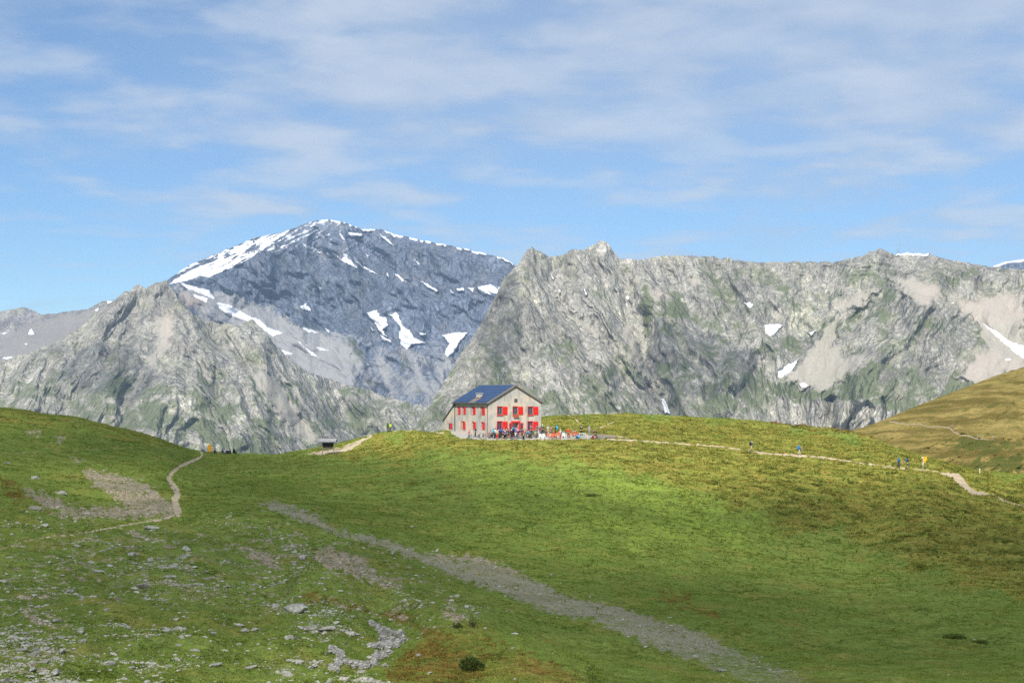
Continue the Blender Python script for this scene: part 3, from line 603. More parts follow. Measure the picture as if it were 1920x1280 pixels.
GROUND = {}
def build_ground():
    pxs = np.concatenate([np.arange(-700, -150, 14.), np.arange(-150, 2075, 1.65), np.arange(2075, 2301, 14.)])
    D = [-20.]
    while D[-1] < 55: D.append(D[-1]+2.5)
    while D[-1] < 440:
        d = D[-1]
        D.append(d + (min(max(d*d/(F*20)*1.45, .10), .45) if d < 312 else 3.0))
    D = np.array(D)
    px, DD = np.meshgrid(pxs, D)
    X = (px-CX)/F*np.maximum(DD, 30.); z = np.empty(px.shape)
    for a in range(0, len(D), 80): z[a:a+80] = base_z(px[a:a+80], DD[a:a+80]) + ground_detail(px[a:a+80], DD[a:a+80], X[a:a+80], DD[a:a+80])
    row = HR - z/np.maximum(DD, 1)*F
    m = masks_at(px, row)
    vis = (DD > 55) & (DD < 312)
    for k in m: m[k] = m[k]*vis
    # the worn paths lie a little below the turf, stony ground is rough
    rgh = fbm(X/.9, DD/.9, 3, 130)
    z = z - .16*np.clip(m['path'], 0, 1)*(DD < 235) + np.clip(m['gravel']+m['track']*.6, 0, 1)*.07*rgh
    V = np.stack([X, DD, z], -1).reshape(-1, 3)
    nr, nc = px.shape
    Q = grid_quads(nr, nc)
    mat = ground_material()
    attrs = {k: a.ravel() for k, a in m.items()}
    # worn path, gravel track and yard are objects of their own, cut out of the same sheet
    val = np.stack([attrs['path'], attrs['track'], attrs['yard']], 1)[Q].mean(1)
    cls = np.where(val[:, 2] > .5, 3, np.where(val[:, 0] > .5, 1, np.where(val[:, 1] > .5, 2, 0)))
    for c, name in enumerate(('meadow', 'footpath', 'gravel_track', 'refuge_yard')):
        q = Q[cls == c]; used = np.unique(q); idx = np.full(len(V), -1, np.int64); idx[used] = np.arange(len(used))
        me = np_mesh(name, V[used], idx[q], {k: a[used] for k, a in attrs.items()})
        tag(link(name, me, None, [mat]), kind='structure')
    GROUND.update(px=px, row=row, D=DD, X=X, z=z, m=m)
build_ground()

# ------------------------------------------------------------------ brown hillside on the right, beyond the meadow
HILL_TOP = [(1500,862),(1560,832),(1600,806),(1650,790),(1680,777),(1720,760),(1770,741),(1820,722),(1870,703),(1920,688),(2100,632),(2300,580)]
HILL_PATH = [(1668,790),(1700,795),(1725,794),(1740,800),(1762,799),(1783,802),(1786,808),(1800,814),(1815,817),(1832,822),(1860,824),(1920,825),(2000,826)]
def hill_D(px, row):
    tp = np.array(HILL_TOP, float); ct = np.interp(px, tp[:, 0], tp[:, 1])
    Dc = np.interp(px, [1500,1700,1920,2300], [520,700,860,1000])
    t = np.clip((row-ct)/(930-ct), 0, 1)
    return Dc + (300-Dc)*t**.75
def hill_point(px, row):
    D = float(hill_D(np.array([px], float), np.array([row], float))[0]); return Vector(((px-CX)/F*D, D, -(row-HR)/F*D))
def build_hill():
    px1 = np.arange(1500, 2301, 1.4); tp = np.array(HILL_TOP, float)
    ct = np.interp(px1, tp[:, 0], tp[:, 1]) - 1.2*fbm(px1/14, px1*0, 3, 140)
    v = np.linspace(0, 1, 190)[:, None]; row = ct[None]+v*(930-ct[None]); px = np.broadcast_to(px1, row.shape)
    D = hill_D(px, row)
    q = row+.55*px                     # ribs that slant down to the left
    wx = px+10*fbm(px/50, row/30, 3, 141)
    D = D - 9*sstep(0, 25, row-ct)*fbm(q/22, (px-row)/150, 4, 142, .55) - 2.2*fbm(px/7, row/4, 3, 143)
    pd = line_dist(px, row, HILL_PATH); under = (np.interp(px, [p[0] for p in HILL_PATH], [p[1] for p in HILL_PATH])-row)
    D = D + 3.0*np.exp(-(pd/2.2)**2)
    patch = fbm(q/16, (px-.5*row)/70, 4, 144)
    green = np.clip(region(px, row, [ZR([(820,900),(1100,860),(1517,800),(1517,1000),(1250,960),(1000,960)]), ZR([(980,660),(1180,680),(1350,700),(1517,700),(1517,760),(1250,800),(900,780),(760,800)])], 9, 7, 20, 145)*.8 + .5*sstep(.1, .6, patch), 0, 1)
    path = sstep(1.5, .6, pd)*np.interp(px, [1668,1760,1780,1830,1870,1920], [.9,.7,1,.9,.4,.15]) * (px > 1662)
    X = (px-CX)/F*D; V = np.stack([X, D, -(row-HR)/F*D], -1)
    b1 = V[0].copy(); b1[:, 1] += 40; b1[:, 2] -= 14; b2 = V[0].copy(); b2[:, 1] += 300; b2[:, 2] -= 200
    V = np.concatenate([np.stack([b2, b1]), V]); green = np.concatenate([green[:1]]*2+[green]); path = np.concatenate([path[:1]*0]*2+[path])
    t = NT('dry_hill_grass'); vv = t.coord(); vs = t.coord(scale=(.5, .35, 1), rot=(0, .5, 0))
    a = t.noise(vs, .085, 6, .6, .3); bN = t.noise(vs, .30, 5, .65); c = t.noise(vv, 1.3, 4, .6)
    col = t.mix(t.rng(a, .38, .62), (.155,.120,.034), (.345,.265,.088))
    col = t.mix(t.math('MULTIPLY', t.rng(bN, .50, .66), .6), col, (.115,.125,.028))
    gm = t.rng(t.math('ADD', t.attr('green'), t.math('MULTIPLY', t.math('SUBTRACT', bN, .5), 1.2)), .35, .75)
    col = t.mix(t.math('MULTIPLY', gm, .8), col, (.085,.105,.024))
    col = t.mul(col, t.gray(t.rng(c, .28, .72, .6, 1.35, False)))
    col = t.mix(t.rng(t.attr('path'), .35, .65), col, (.38,.31,.22))
    mat = t.done(col, t.bump(t.math('ADD', bN, t.math('MULTIPLY', c, .5)), 1.6, .9), .95)
    me = np_mesh('hillside', V.reshape(-1, 3), grid_quads(V.shape[0], len(px1))[:, ::-1], {'green': green.ravel(), 'path': path.ravel()})
    tag(link('hillside', me, None, [mat]), kind='structure')
build_hill()

# ------------------------------------------------------------------ valley floor far below, out to the horizon
def build_valley():
    xs = np.linspace(-5600, 5600, 50); ys = np.concatenate([np.linspace(-600, 300, 8), np.linspace(420, 11500, 60)])
    X, Y = np.meshgrid(xs, ys)
    z = -420 - 300*sstep(400, 1800, Y) + 60*fbm(X/900, Y/900, 3, 150)
    z = np.where(Y < 420, -60-.12*np.maximum(np.abs(X)-200, 0)*.5 + 0*z, z)
    t = NT('valley_turf'); n = t.noise(t.coord(), .004, 6, .6)
    mat = t.done(t.mix(t.rng(n, .4, .6), (.07,.085,.03), (.24,.23,.19)), None, .95)
    tag(link('valley', np_mesh('valley', np.stack([X, Y, z], -1).reshape(-1, 3), grid_quads(*X.shape)), None, [mat]), kind='structure')
build_valley()

# ------------------------------------------------------------------ air between the camera and the far peaks
def build_haze():
    x0, x1, y0, y1, z0, z1 = -5800, 5800, -700, 11700, -900, 1260
    V = [(x, y, z) for z in (z0, z1) for y in (y0, y1) for x in (x0, x1)]
    me = bpy.data.meshes.new('haze'); me.from_pydata(V, [], [(0,2,3,1), (4,5,7,6), (0,1,5,4), (2,6,7,3), (0,4,6,2), (1,3,7,5)]); me.update()
    m = bpy.data.materials.new('mountain_air'); m.cycles.volume_sampling = 'DISTANCE'; m.use_nodes = True; nt = m.node_tree
    for n in list(nt.nodes): nt.nodes.remove(n)
    out = nt.nodes.new('ShaderNodeOutputMaterial'); pv = nt.nodes.new('ShaderNodeVolumePrincipled')
    pv.inputs['Color'].default_value = (.50, .71, 1.0, 1); pv.inputs['Density'].default_value = HAZE; pv.inputs['Anisotropy'].default_value = .1
    nt.links.new(pv.outputs[0], out.inputs['Volume'])
    tag(link('haze', me, None, [m]), kind='stuff')
HAZE = 3.7e-5
build_haze()

# ------------------------------------------------------------------ clouds overhead, whose shade lies on the near slopes
def cloud_material(thin=1.0):
    m = bpy.data.materials.new('cloud_vapour'); m.use_nodes = True; nt = m.node_tree; N = nt.nodes; L = nt.links
    for n in list(N): N.remove(n)
    out = N.new('ShaderNodeOutputMaterial'); mx = N.new('ShaderNodeMixShader'); tr = N.new('ShaderNodeBsdfTransparent'); df = N.new('ShaderNodeBsdfTranslucent')
    df.inputs[0].default_value = (.8, .8, .82, 1)
    tc = N.new('ShaderNodeTexCoord'); nz = N.new('ShaderNodeTexNoise'); nz.inputs['Scale'].default_value = .018; nz.inputs['Detail'].default_value = 3
    L.new(tc.outputs['Object'], nz.inputs['Vector'])
    mr = N.new('ShaderNodeMapRange'); L.new(nz.outputs[0], mr.inputs[0]); mr.inputs[1].default_value = .36; mr.inputs[2].default_value = .52
    mr.inputs[3].default_value = .04; mr.inputs[4].default_value = .56*thin
    L.new(mr.outputs[0], mx.inputs[0]); L.new(tr.outputs[0], mx.inputs[1]); L.new(df.outputs[0], mx.inputs[2]); L.new(mx.outputs[0], out.inputs[0])
    return m
def build_clouds():
    mats = cloud_material(), cloud_material(.55)
    def cloud(outline, z0, thick, seed, zg=-15):
        """a flat-based cloud; outline: ground points whose shade it casts"""
        k = (z0-zg)/SUN_DIR.z
        pts = [(x+SUN_DIR.x*k, y+SUN_DIR.y*k) for x, y in outline]
        cx = sum(p[0] for p in pts)/len(pts); cy = sum(p[1] for p in pts)/len(pts)
        n = 60; rings = 14
        P = np.array(pts+[pts[0]], float)-[cx, cy]
        seg = np.r_[0, np.cumsum(np.hypot(*np.diff(P, axis=0).T))]; s = np.linspace(0, seg[-1], n, endpoint=False)
        ox = np.interp(s, seg, P[:, 0]); oy = np.interp(s, seg, P[:, 1])
        wob = 1+.07*fbm(ox/18, oy/18, 3, seed)
        V = []; Q = []
        for side in (1, -1):
            for r in range(rings+1):
                f = math.sin(r/rings*math.pi/2); h = math.cos(r/rings*math.pi/2)
                for i in range(n):
                    x, y = ox[i]*f*wob[i], oy[i]*f*wob[i]
                    b = (1+.5*float(perlin(np.array([x/30]), np.array([y/30]), seed+3)[0]))
                    V.append((x, y, side*thick*h*b*(1 if side > 0 else .3)))
        R = (rings+1)*n
        for sd in (0, 1):
            for r in range(rings):
                for i in range(n):
                    a, b2 = sd*R+r*n+i, sd*R+r*n+(i+1) % n
                    Q.append((a, b2, b2+n, a+n) if sd == 0 else (a, a+n, b2+n, b2))
        me = np_mesh('cloud', np.array(V), np.array(Q)); o = link('cloud', me, None, [mats[0 if zg == -15 else 1]]); o.location = (cx, cy, z0); tag(o, kind='stuff')
    def G(px, D): return ((px-CX)/F*D, D)
    cloud([(-20,-30), (-45,-20), G(-500,40), G(-500,330), G(250,330), (-52,205), (-25,165), (8,140), (32,145), (55,165), (72,200), (140,225), (150,40), (60,-30)], 1420, 45, 5)
    cloud([G(870,4150), G(905,4500), G(985,4500), G(965,4000), G(890,3700)], 1900, 60, 6, 260)
    cloud([G(1190,4150), G(1230,4420), G(1340,4420), G(1420,4200), G(1400,3950), G(1210,3900)], 1900, 60, 7, 150)
    cloud([G(120,5000), G(190,5250), G(290,5250), G(310,4900), G(200,4700)], 1900, 60, 8, 0)
build_clouds()

# ------------------------------------------------------------------ small mesh kit
class MB:
    """collects shapes and links them as one mesh object"""
    def __init__(s): s.bm = bmesh.new()
    def box(s, c, d, rot=None, bev=0.0):
        r = bmesh.ops.create_cube(s.bm, size=1.0); vs = r['verts']
        M = Matrix.Translation(c) @ (rot.to_4x4() if rot is not None else Matrix.Identity(4)) @ Matrix.Diagonal((*d, 1))
        bmesh.ops.transform(s.bm, matrix=M, verts=vs)
        if bev:
            es = list({e for v in vs for e in v.link_edges})
            bmesh.ops.bevel(s.bm, geom=es, offset=bev, segments=2, affect='EDGES', profile=.6)
        return s
    def tube(s, a, b, r, r2=None, n=8):
        a = Vector(a); b = Vector(b); d = b-a
        if d.length < 1e-6: return s
        R = bmesh.ops.create_cone(s.bm, cap_ends=True, segments=n, radius1=r, radius2=r if r2 is None else r2, depth=d.length)
        bmesh.ops.transform(s.bm, matrix=Matrix.Translation((a+b)/2) @ d.to_track_quat('Z', 'Y').to_matrix().to_4x4(), verts=R['verts'])
        return s
    def ring(s, c, R, r, axis='X', n=28, m=6):
        vs = []
        for i in range(n):
            a = 2*math.pi*i/n; row = []
            for j in range(m):
                b = 2*math.pi*j/m; q = R+r*math.cos(b); w = r*math.sin(b)
                p = {'X': (w, q*math.cos(a), q*math.sin(a)), 'Z': (q*math.cos(a), q*math.sin(a), w), 'Y': (q*math.cos(a), w, q*math.sin(a))}[axis]
                row.append(s.bm.verts.new(Vector(c)+Vector(p)))
            vs.append(row)
        for i in range(n):
            for j in range(m):
                s.bm.faces.new((vs[i][j], vs[(i+1) % n][j], vs[(i+1) % n][(j+1) % m], vs[i][(j+1) % m]))
        return s
    def prism(s, pts, ext):
        """closed polygon pts swept along the vector ext"""
        a = [s.bm.verts.new(p) for p in pts]; b = [s.bm.verts.new(Vector(p)+Vector(ext)) for p in pts]
        s.bm.faces.new(a[::-1]); s.bm.faces.new(b)
        for i in range(len(a)): s.bm.faces.new((a[i], a[(i+1) % len(a)], b[(i+1) % len(a)], b[i]))
        return s
    def ball(s, c, r, d=(1,1,1), sub=2):
        R = bmesh.ops.create_icosphere(s.bm, subdivisions=sub, radius=r)
        bmesh.ops.transform(s.bm, matrix=Matrix.Translation(c) @ Matrix.Diagonal((*d, 1)), verts=R['verts']); return s
    def build(s, name, mat, parent=None, smooth=False, loc=None):
        bmesh.ops.recalc_face_normals(s.bm, faces=s.bm.faces[:])
        me = bpy.data.meshes.new(name); s.bm.to_mesh(me); s.bm.free()
        if smooth: me.polygons.foreach_set('use_smooth', [True]*len(me.polygons))
        o = link(name, me, parent, [mat] if mat else [])
        if loc is not None: o.location = loc
        return o

# ------------------------------------------------------------------ materials of things
def plaster():
    t = NT('weathered_plaster'); v = t.coord(); vs = t.coord(scale=(1, 1, .35))
    a = t.noise(v, .35, 5, .6, .6); b = t.noise(vs, 1.1, 5, .65, .3); c = t.noise(v, 7, 4, .6)
    col = t.mix(t.rng(a, .42, .58), (.52,.44,.345), (.40,.385,.35))
    col = t.mix(t.math('MULTIPLY', t.rng(b, .48, .64), .85), col, (.29,.265,.235))
    col = t.mix(t.math('MULTIPLY', t.rng(t.noise(v, .6, 4, .6), .58, .70), .6), col, (.60,.52,.42))
    col = t.mul(col, t.gray(t.rng(c, .3, .7, .88, 1.1, False)))
    return t.done(col, t.bump(c, .03, .6), .95)
M = dict(
    plaster=plaster(), red=simple('red_paint', (.62,.022,.018), .6, .10, 3), red_dark=simple('red_frame_paint', (.50,.030,.035), .6, .12, 4),
    glass=simple('dark_window_glass', (.045,.055,.075), .12, .05, 2, .5), white=simple('white_plastic', (.80,.80,.79), .45, .04, 3, .4), paper=simple('white_paper', (.75,.74,.72), .8, .03),
    fascia=simple('grey_weathered_wood', (.20,.175,.155), .85, .2, 5), gutter=simple('dark_metal_gutter', (.05,.05,.055), .5, .1, 5, .4), sheet=simple('grey_roof_sheet', (.13,.13,.14), .6, .15, 2),
    stone=simple('pale_chimney_stone', (.40,.375,.335), .9, .25, 4), rust=simple('rusty_flashing', (.20,.145,.11), .8, .25, 3), dark=simple('dark_interior', (.012,.012,.012), .9, .1),
    oldwood=simple('old_grey_timber', (.22,.195,.16), .9, .25, 6), brown=simple('brown_timber', (.16,.105,.065), .85, .25, 6), orange=simple('orange_red_paint', (.50,.12,.055), .6, .12, 3), flower=simple('orange_flowers', (.55,.16,.06), .8, .35, 9),
    yellow=simple('yellow_sign_paint', (.80,.40,.02), .5, .04, 2, .3), black=simple('black_rubber', (.02,.02,.022), .7, .1), steel=simple('bare_metal', (.45,.45,.46), .4, .08, 3, .5), signwhite=simple('white_sign_paint', (.78,.77,.74), .5, .04),
    pylon=simple('galvanised_steel', (.30,.33,.36), .6, .1, .1), hair_brown=simple('brown_hair', (.045,.026,.016), .8, .15, 20), hair_dark=simple('dark_hair', (.012,.010,.009), .8, .15, 20), hair_grey=simple('grey_hair', (.30,.29,.28), .8, .1, 20), skin=simple('skin', (.52,.33,.24), .6, .05, 9),
    boot=simple('dark_boots', (.05,.042,.036), .8, .1))
def panels():
    t = NT('solar_panels'); n = t.N.new('ShaderNodeTexBrick'); t.L.new(t.coord(), n.inputs['Vector']); n.offset = 0
    n.inputs['Color1'].default_value = (.014,.044,.12,1); n.inputs['Color2'].default_value = (.010,.034,.095,1); n.inputs['Mortar'].default_value = (.06,.09,.15,1)
    n.inputs['Scale'].default_value = 1; n.inputs['Mortar Size'].default_value = .035; n.inputs['Brick Width'].default_value = 1.02; n.inputs['Row Height'].default_value = 1.68
    t.b.inputs['Specular IOR Level'].default_value = .3
    return t.done(n.outputs['Color'], None, .35)
M['panels'] = panels()
_cloth = {}
def cloth(c):
    c = tuple(c)
    if c not in _cloth: _cloth[c] = simple('cloth', c, .85, .1, 12)
    return _cloth[c]

# ------------------------------------------------------------------ the refuge
TH = math.radians(28); GW, GL, AL = 10.42, 13.25, 4.6
AX, AY = -4.09, 245.6
AZ = gz(AX, AY) - .02
EAVE, APEX = -(754-HR)/F*AY-AZ, -(722.5-HR)/F*248.0-AZ
ch, sh = math.cos(TH), math.sin(TH)
def gab(px, row):           # photo pixel -> (along the gable, height)
    k = (px-CX)/F; u = (k*AY-AX)/(ch-k*sh); return u, -(row-HR)/F*(AY+u*sh)-AZ
def lon(px, row):           # photo pixel -> (along the long wall, height)
    k = (px-CX)/F; u = (k*AY-AX)/(-sh-k*ch); return u, -(row-HR)/F*(AY+u*ch)-AZ
def build_refuge():
    root = empty('mountain_refuge', (AX, AY, AZ), TH)
    tag(root, 'two-storey plastered mountain refuge with red shutters and a blue solar roof on the grassy pass', 'building')
    ROW8 = lambda x0, y0, x1, y1: (x0/8+820, y0/8+700, x1/8+820, y1/8+700)
    gwin = [ROW8(903,500,972,618), ROW8(1135,500,1205,618), ROW8(1362,500,1432,618), ROW8(900,722,971,842), ROW8(1358,722,1430,842)]
    lwin = [ROW8(300,500,352,612), ROW8(380,502,427,612), ROW8(518,502,576,614), ROW8(655,505,716,620), ROW8(368,720,422,836), ROW8(524,728,580,834), ROW8(660,730,714,842)]
    # walls: body with real openings, cut window by window
    wb = MB(); T = .45
    h2 = GW/2
    wb.prism([(0,0,-1.2), (GW,0,-1.2), (GW,0,EAVE), (h2,0,APEX), (0,0,EAVE)], (0, GL, 0))
    wall = wb.build('wall', M['plaster'], root)
    cut = MB(); openings = []
    for q in gwin:
        u0, z1 = gab(q[0], q[1]); u1, z0 = gab(q[2], q[3]); openings.append(('g', u0, u1, z0, z1)); cut.box(((u0+u1)/2, 0, (z0+z1)/2), (u1-u0, .5, z1-z0))
    for q in lwin:
        u1, z1 = lon(q[0], q[1]); u0, z0 = lon(q[2], q[3]); m = u0+(u1-u0)*.46   # the far part of each is the open shutter's
        openings.append(('l', u0, u1, z0, z1)); 
        cut.box((0, (u0+u1)/2+(u1-u0)*.22, (z0+z1)/2), (.5, (u1-u0)*.5, z1-z0))
    du0, dz1 = gab(961.0, 792); du1, _ = gab(972.6, 792)
    cut.box(((du0+du1)/2, 0, dz1/2), (du1-du0, 1.6, dz1))
    au0, az1 = gab(964.2, 747.2); au1, az0 = gab(970.6, 754.6)
    cut.box(((au0+au1)/2, 0, (az0+az1)/2), (au1-au0, .5, az1-az0))
    co = cut.build('opening_cutter', M['dark']); co.parent = root
    md = wall.modifiers.new('openings', 'BOOLEAN'); md.object = co; md.operation = 'DIFFERENCE'; md.solver = 'EXACT'
    bpy.context.view_layer.update()
    me = bpy.data.meshes.new_from_object(wall.evaluated_get(bpy.context.evaluated_depsgraph_get())); wall.modifiers.clear(); wall.data = me
    bpy.data.objects.remove(co)
    # windows on the gable: red surround, frame with mullion, glass, one red shutter folded open to the right
    for k, q in enumerate(openings):
        kind, u0, u1, z0, z1 = q
        if kind == 'g':
            w = u1-u0
            s = MB()
            for a, b in (((u0-.10, z0-.10), (u0, z1+.10)), ((u1, z0-.10), (u1+.10, z1+.10)), ((u0, z1), (u1, z1+.10)), ((u0, z0-.10), (u1, z0))):
                s.box(((a[0]+b[0])/2, -.012, (a[1]+b[1])/2), (b[0]-a[0], .05, b[1]-a[1]))
            win = s.build('window', M['red_dark'], root)
            fr = MB(); fr.box((u0+.04, .10, (z0+z1)/2), (.07, .05, z1-z0)).box((u1-.04, .10, (z0+z1)/2), (.07, .05, z1-z0)).box(((u0+u1)/2, .10, (z0+z1)/2), (.05, .045, z1-z0-.02)).box(((u0+u1)/2, .10, z1-.04), (w-.16, .048, .07)).box(((u0+u1)/2, .10, z0+.04), (w-.16, .048, .07))
            fr.build('frame', M['red_dark'] if k in (3, 4) else M['fascia'], win)
            MB().box(((u0+u1)/2, .16, (z0+z1)/2), (w-.02, .02, z1-z0-.02)).build('pane', M['glass'], win)
            MB().box(((u0+u1)/2, -.07, z0-.13), (w+.3, .16, .06)).build('sill', M['red_dark'], win)
            sm = MB(); su = u1+.13; sw = w*1.0
            for j in range(5): sm.box((su+sw*(j+.5)/5, -.055, (z0+z1)/2), (sw/5-.012, .04, z1-z0+.06))
            sm.box((su+sw/2, -.085, z0+.25*(z1-z0)), (sw-.08, .02, .10)).box((su+sw/2, -.085, z0+.78*(z1-z0)), (sw-.08, .02, .10))
            sm.build('shutter', M['red'], root)
        else:
            a0 = (u0+u1)/2-.03*(u1-u0); w = u1-a0       # far half: opening
            s = MB()
            for a, b in (((u1, z0-.07), (u1+.07, z1+.07)), ((a0-.07, z0-.07), (a0, z1+.07)), ((a0, z1), (u1, z1+.07)), ((a0, z0-.07), (u1, z0))):
                s.box((-.012, (a[0]+b[0])/2, (a[1]+b[1])/2), (.05, abs(b[0]-a[0]), b[1]-a[1]))
            win = s.build('window', M['red_dark'], root)
            MB().box((.10, (a0+u1)/2, (z0+z1)/2), (.05, .06, z1-z0-.02)).box((.10, (a0+u1)/2, (z0+z1)/2), (.045, w-.02, .05)).build('frame', M['red_dark'], win)
            MB().box((.16, (a0+u1)/2, (z0+z1)/2), (.02, w-.02, z1-z0-.02)).build('pane', M['glass'], win)
            sm = MB(); sw = (a0-.10)-u0
            for j in range(4): sm.box((-.055, u0+sw*(j+.5)/4, (z0+z1)/2), (.04, sw/4-.012, z1-z0+.05))
            sm.box((-.085, u0+sw/2, z0+.25*(z1-z0)), (.02, sw-.08, .1)).box((-.085, u0+sw/2, z0+.78*(z1-z0)), (.02, sw-.08, .1))
            sm.build('shutter', M['red'], root)
    # attic window
    s = MB(); w = au1-au0; hc = (az0+az1)/2
    s.box((au0+.03, .05, hc), (.06, .06, az1-az0)).box((au1-.03, .05, hc), (.06, .06, az1-az0)).box(((au0+au1)/2, .05, az1-.03), (w-.12, .055, .06)).box(((au0+au1)/2, .05, az0+.03), (w-.12, .055, .06)).box(((au0+au1)/2, .05, hc), (.05, .05, az1-az0-.12)).box(((au0+au1)/2, .052, hc), (w-.12, .045, .05))
    win = s.build('window', M['fascia'], root); MB().box(((au0+au1)/2, .13, hc), (w-.02, .02, az1-az0-.02)).build('pane', M['glass'], win)
    # door with red surround and two glazed leaves folded open
    s = MB(); s.box((du0-.12, -.02, dz1/2), (.24, .07, dz1)).box((du1+.12, -.02, dz1/2), (.24, .07, dz1)).box(((du0+du1)/2, -.02, dz1+.14), (du1-du0+.6, .09, .28))
    s.build('door_surround', M['red'], root)
    MB().box(((du0+du1)/2, .83, dz1/2), (du1-du0+.2, .03, dz1)).build('doorway', M['dark'], root)
    for side, (p0, p1) in (('a', (954.5, 959.2)), ('b', (974.6, 980.6))):
        u0, _ = gab(p0, 800); u1, _ = gab(p1, 800); w = u1-u0; z0, z1 = .12, dz1-.05; zm = z0+(z1-z0)*.45
        s = MB(); s.box(((u0+u1)/2, -.07, (z0+zm)/2), (w, .05, zm-z0)).box((u0+.05, -.07, (zm+z1)/2), (.10, .05, z1-zm)).box((u1-.05, -.07, (zm+z1)/2), (.10, .05, z1-zm)).box(((u0+u1)/2, -.07, z1-.05), (w-.2, .048, .10)).box(((u0+u1)/2, -.07, (zm+z1)/2), (w-.2, .046, .05))
        d = s.build('door', M['red'], root); MB().box(((u0+u1)/2, -.06, (zm+z1)/2), (w-.2, .012, z1-zm-.1)).build('pane', M['glass'], d)
        MB().tube((u0+.1, -.12, zm-.1), (u0+.1, -.12, zm+.08), .018).build('handle', M['steel'], d)
        if side == 'b': tag(MB().box(((u0+u1)/2, -.103, zm-.12), (.42, .008, .42)).build('notice', M['paper'], d), 'white paper notice on the red door leaf')
    # planter under the middle window
    u0, z1 = gab(962.3, 778.6); u1, z0 = gab(971.9, 782.4)
    pl = MB().box(((u0+u1)/2, -.17, (z0+z1)/2-.05), (u1-u0, .26, .22), bev=.02).build('window_box', M['orange'], root)
    f = MB(); rnd = random.Random(3)
    for j in range(26): f.ball((u0+(u1-u0)*rnd.random(), -.17+.2*(rnd.random()-.5), z1+.04+.10*rnd.random()), .05+.03*rnd.random(), (1, 1, .8), 1)
    f.build('flowers', M['flower'], pl)
    # roof: two slabs, the left one carrying solar panels
    OE, OG, TK = .42, .30, .15
    sl = (APEX-EAVE)/h2; y0, y1 = -OG, GL+OG
    for s_, name in ((-1, 'left'), (1, 'right')):
        e = (-OE if s_ < 0 else GW+OE); ez = EAVE-OE*sl
        r = MB().prism([(e, y0, ez+.01), (h2, y0, APEX+.01), (h2, y0, APEX+TK+.02), (e, y0, ez+TK)], (0, y1-y0, 0)).build('roof', M['sheet'], root)
    n = Vector((-sl, 0, 1)).normalized(); th = math.atan(sl)
    plen = (h2+OE)/math.cos(th)
    pa = MB()
    tb = empty('solar_array', (-OE+.10, y0+.25, EAVE-OE*sl+TK+.055)); C.objects.unlink(tb); bpy.data.objects.remove(tb)
    sa = MB()
    Lr = plen-.25; Wy = y1-y0-.5
    # laid out flat in its own coordinates so the panel grid follows it; a bare patch is left round the chimney
    def slab(xa, xb, ya, yb): sa.box(((xa+xb)/2, (ya+yb)/2, 0), (xb-xa, yb-ya, .05))
    CY = 5.9; cb0, cb1 = CY-1.3, CY+1.1
    slab(.05, 1.75, 0, cb0); slab(.05, 1.75, cb1+.3, Wy); slab(1.752, Lr, 0, Wy)
    so = sa.build('solar_array', M['panels'], root); so.location = (-OE, y0+.25, EAVE-OE*sl+TK+.05); so.rotation_euler = (0, -th, 0)
    # verges, fascia, gutter and pipes
    for s_ in (-1, 1):
        e = (-OE if s_ < 0 else GW+OE); ez = EAVE-OE*sl
        MB().prism([(e, y0-.03, ez-.06), (h2, y0-.03, APEX-.08), (h2, y0-.03, APEX+TK+.03), (e, y0-.03, ez+TK+.01)], (0, -.05, 0)).build('bargeboard', M['fascia'], root)
    MB().box((-OE-.06, (y0+y1)/2, EAVE-OE*sl+.02), (.14, y1-y0, .16)).build('gutter', M['gutter'], root)
    MB().box((GW+OE+.06, (y0+y1)/2, EAVE-OE*sl+.02), (.14, y1-y0, .16)).build('gutter', M['gutter'], root)
    MB().tube((-.10, GL-.1, 0), (-.10, GL-.1, EAVE-.35), .07).tube((-.10, GL-.1, EAVE-.35), (-OE-.06, GL-.1, EAVE-.26), .06).build('drainpipe', M['gutter'], root)
    MB().tube((-.09, .12, 0), (-.09, .12, EAVE-.35), .05).tube((-.09, .12, EAVE-.35), (-OE-.06, .12, EAVE-.26), .05).build('drainpipe', M['sheet'], root)
    # chimney of pale stone with a slab cap
    cx = 1.25; cz = EAVE+cx*sl+TK
    chm = MB(); 
    for j in range(3): chm.box((cx, CY, cz+.05+.23*j), (.85-.03*j, 1.0-.03*j, .24), bev=.03)
    c = chm.build('chimney', M['stone'], root)
    MB().box((cx, CY, cz+.72), (1.0, 1.2, .10), bev=.02).build('cap', M['stone'], c)
    MB().prism([(.02, CY-1.1, EAVE+.02*sl+TK+.006), (1.15, CY-1.1, EAVE+1.15*sl+TK+.006), (1.15, CY-1.1, EAVE+1.15*sl+TK+.03), (.02, CY-1.1, EAVE+.02*sl+TK+.03)], (0, 2.1, 0)).build('flashing', M['rust'], root)
    # lean-to at the back
    ah0, ah1 = EAVE-.45, 2.55
    MB().prism([(.02, GL+.003, -1.2), (.02, GL+AL, -1.2), (.02, GL+AL, ah1), (.02, GL+.003, ah0)], (GW*.75, 0, 0)).build('lean_to', M['plaster'], root)
    MB().prism([(-.2, GL+.006, ah0+.03), (-.2, GL+AL+.35, ah1-.12), (-.2, GL+AL+.35, ah1+.06), (-.2, GL+.006, ah0+.2)], (GW*.75+.3, 0, 0)).build('roof', M['sheet'], root)
    u1, z1 = lon(842, 793.5); u0, z0 = lon(847.9, 803.5); m = (u0+u1)/2
    win = MB().box((-.01, (m+u1)/2, (z0+z1)/2), (.06, u1-m+.12, z1-z0+.12)).build('window', M['red_dark'], root)
    MB().box((-.045, (m+u1)/2, (z0+z1)/2), (.02, u1-m-.05, z1-z0-.05)).build('pane', M['glass'], win)
    MB().box((-.04, (u0+m)/2-.08, (z0+z1)/2), (.05, m-u0, z1-z0+.05)).build('shutter', M['red'], root)
build_refuge()

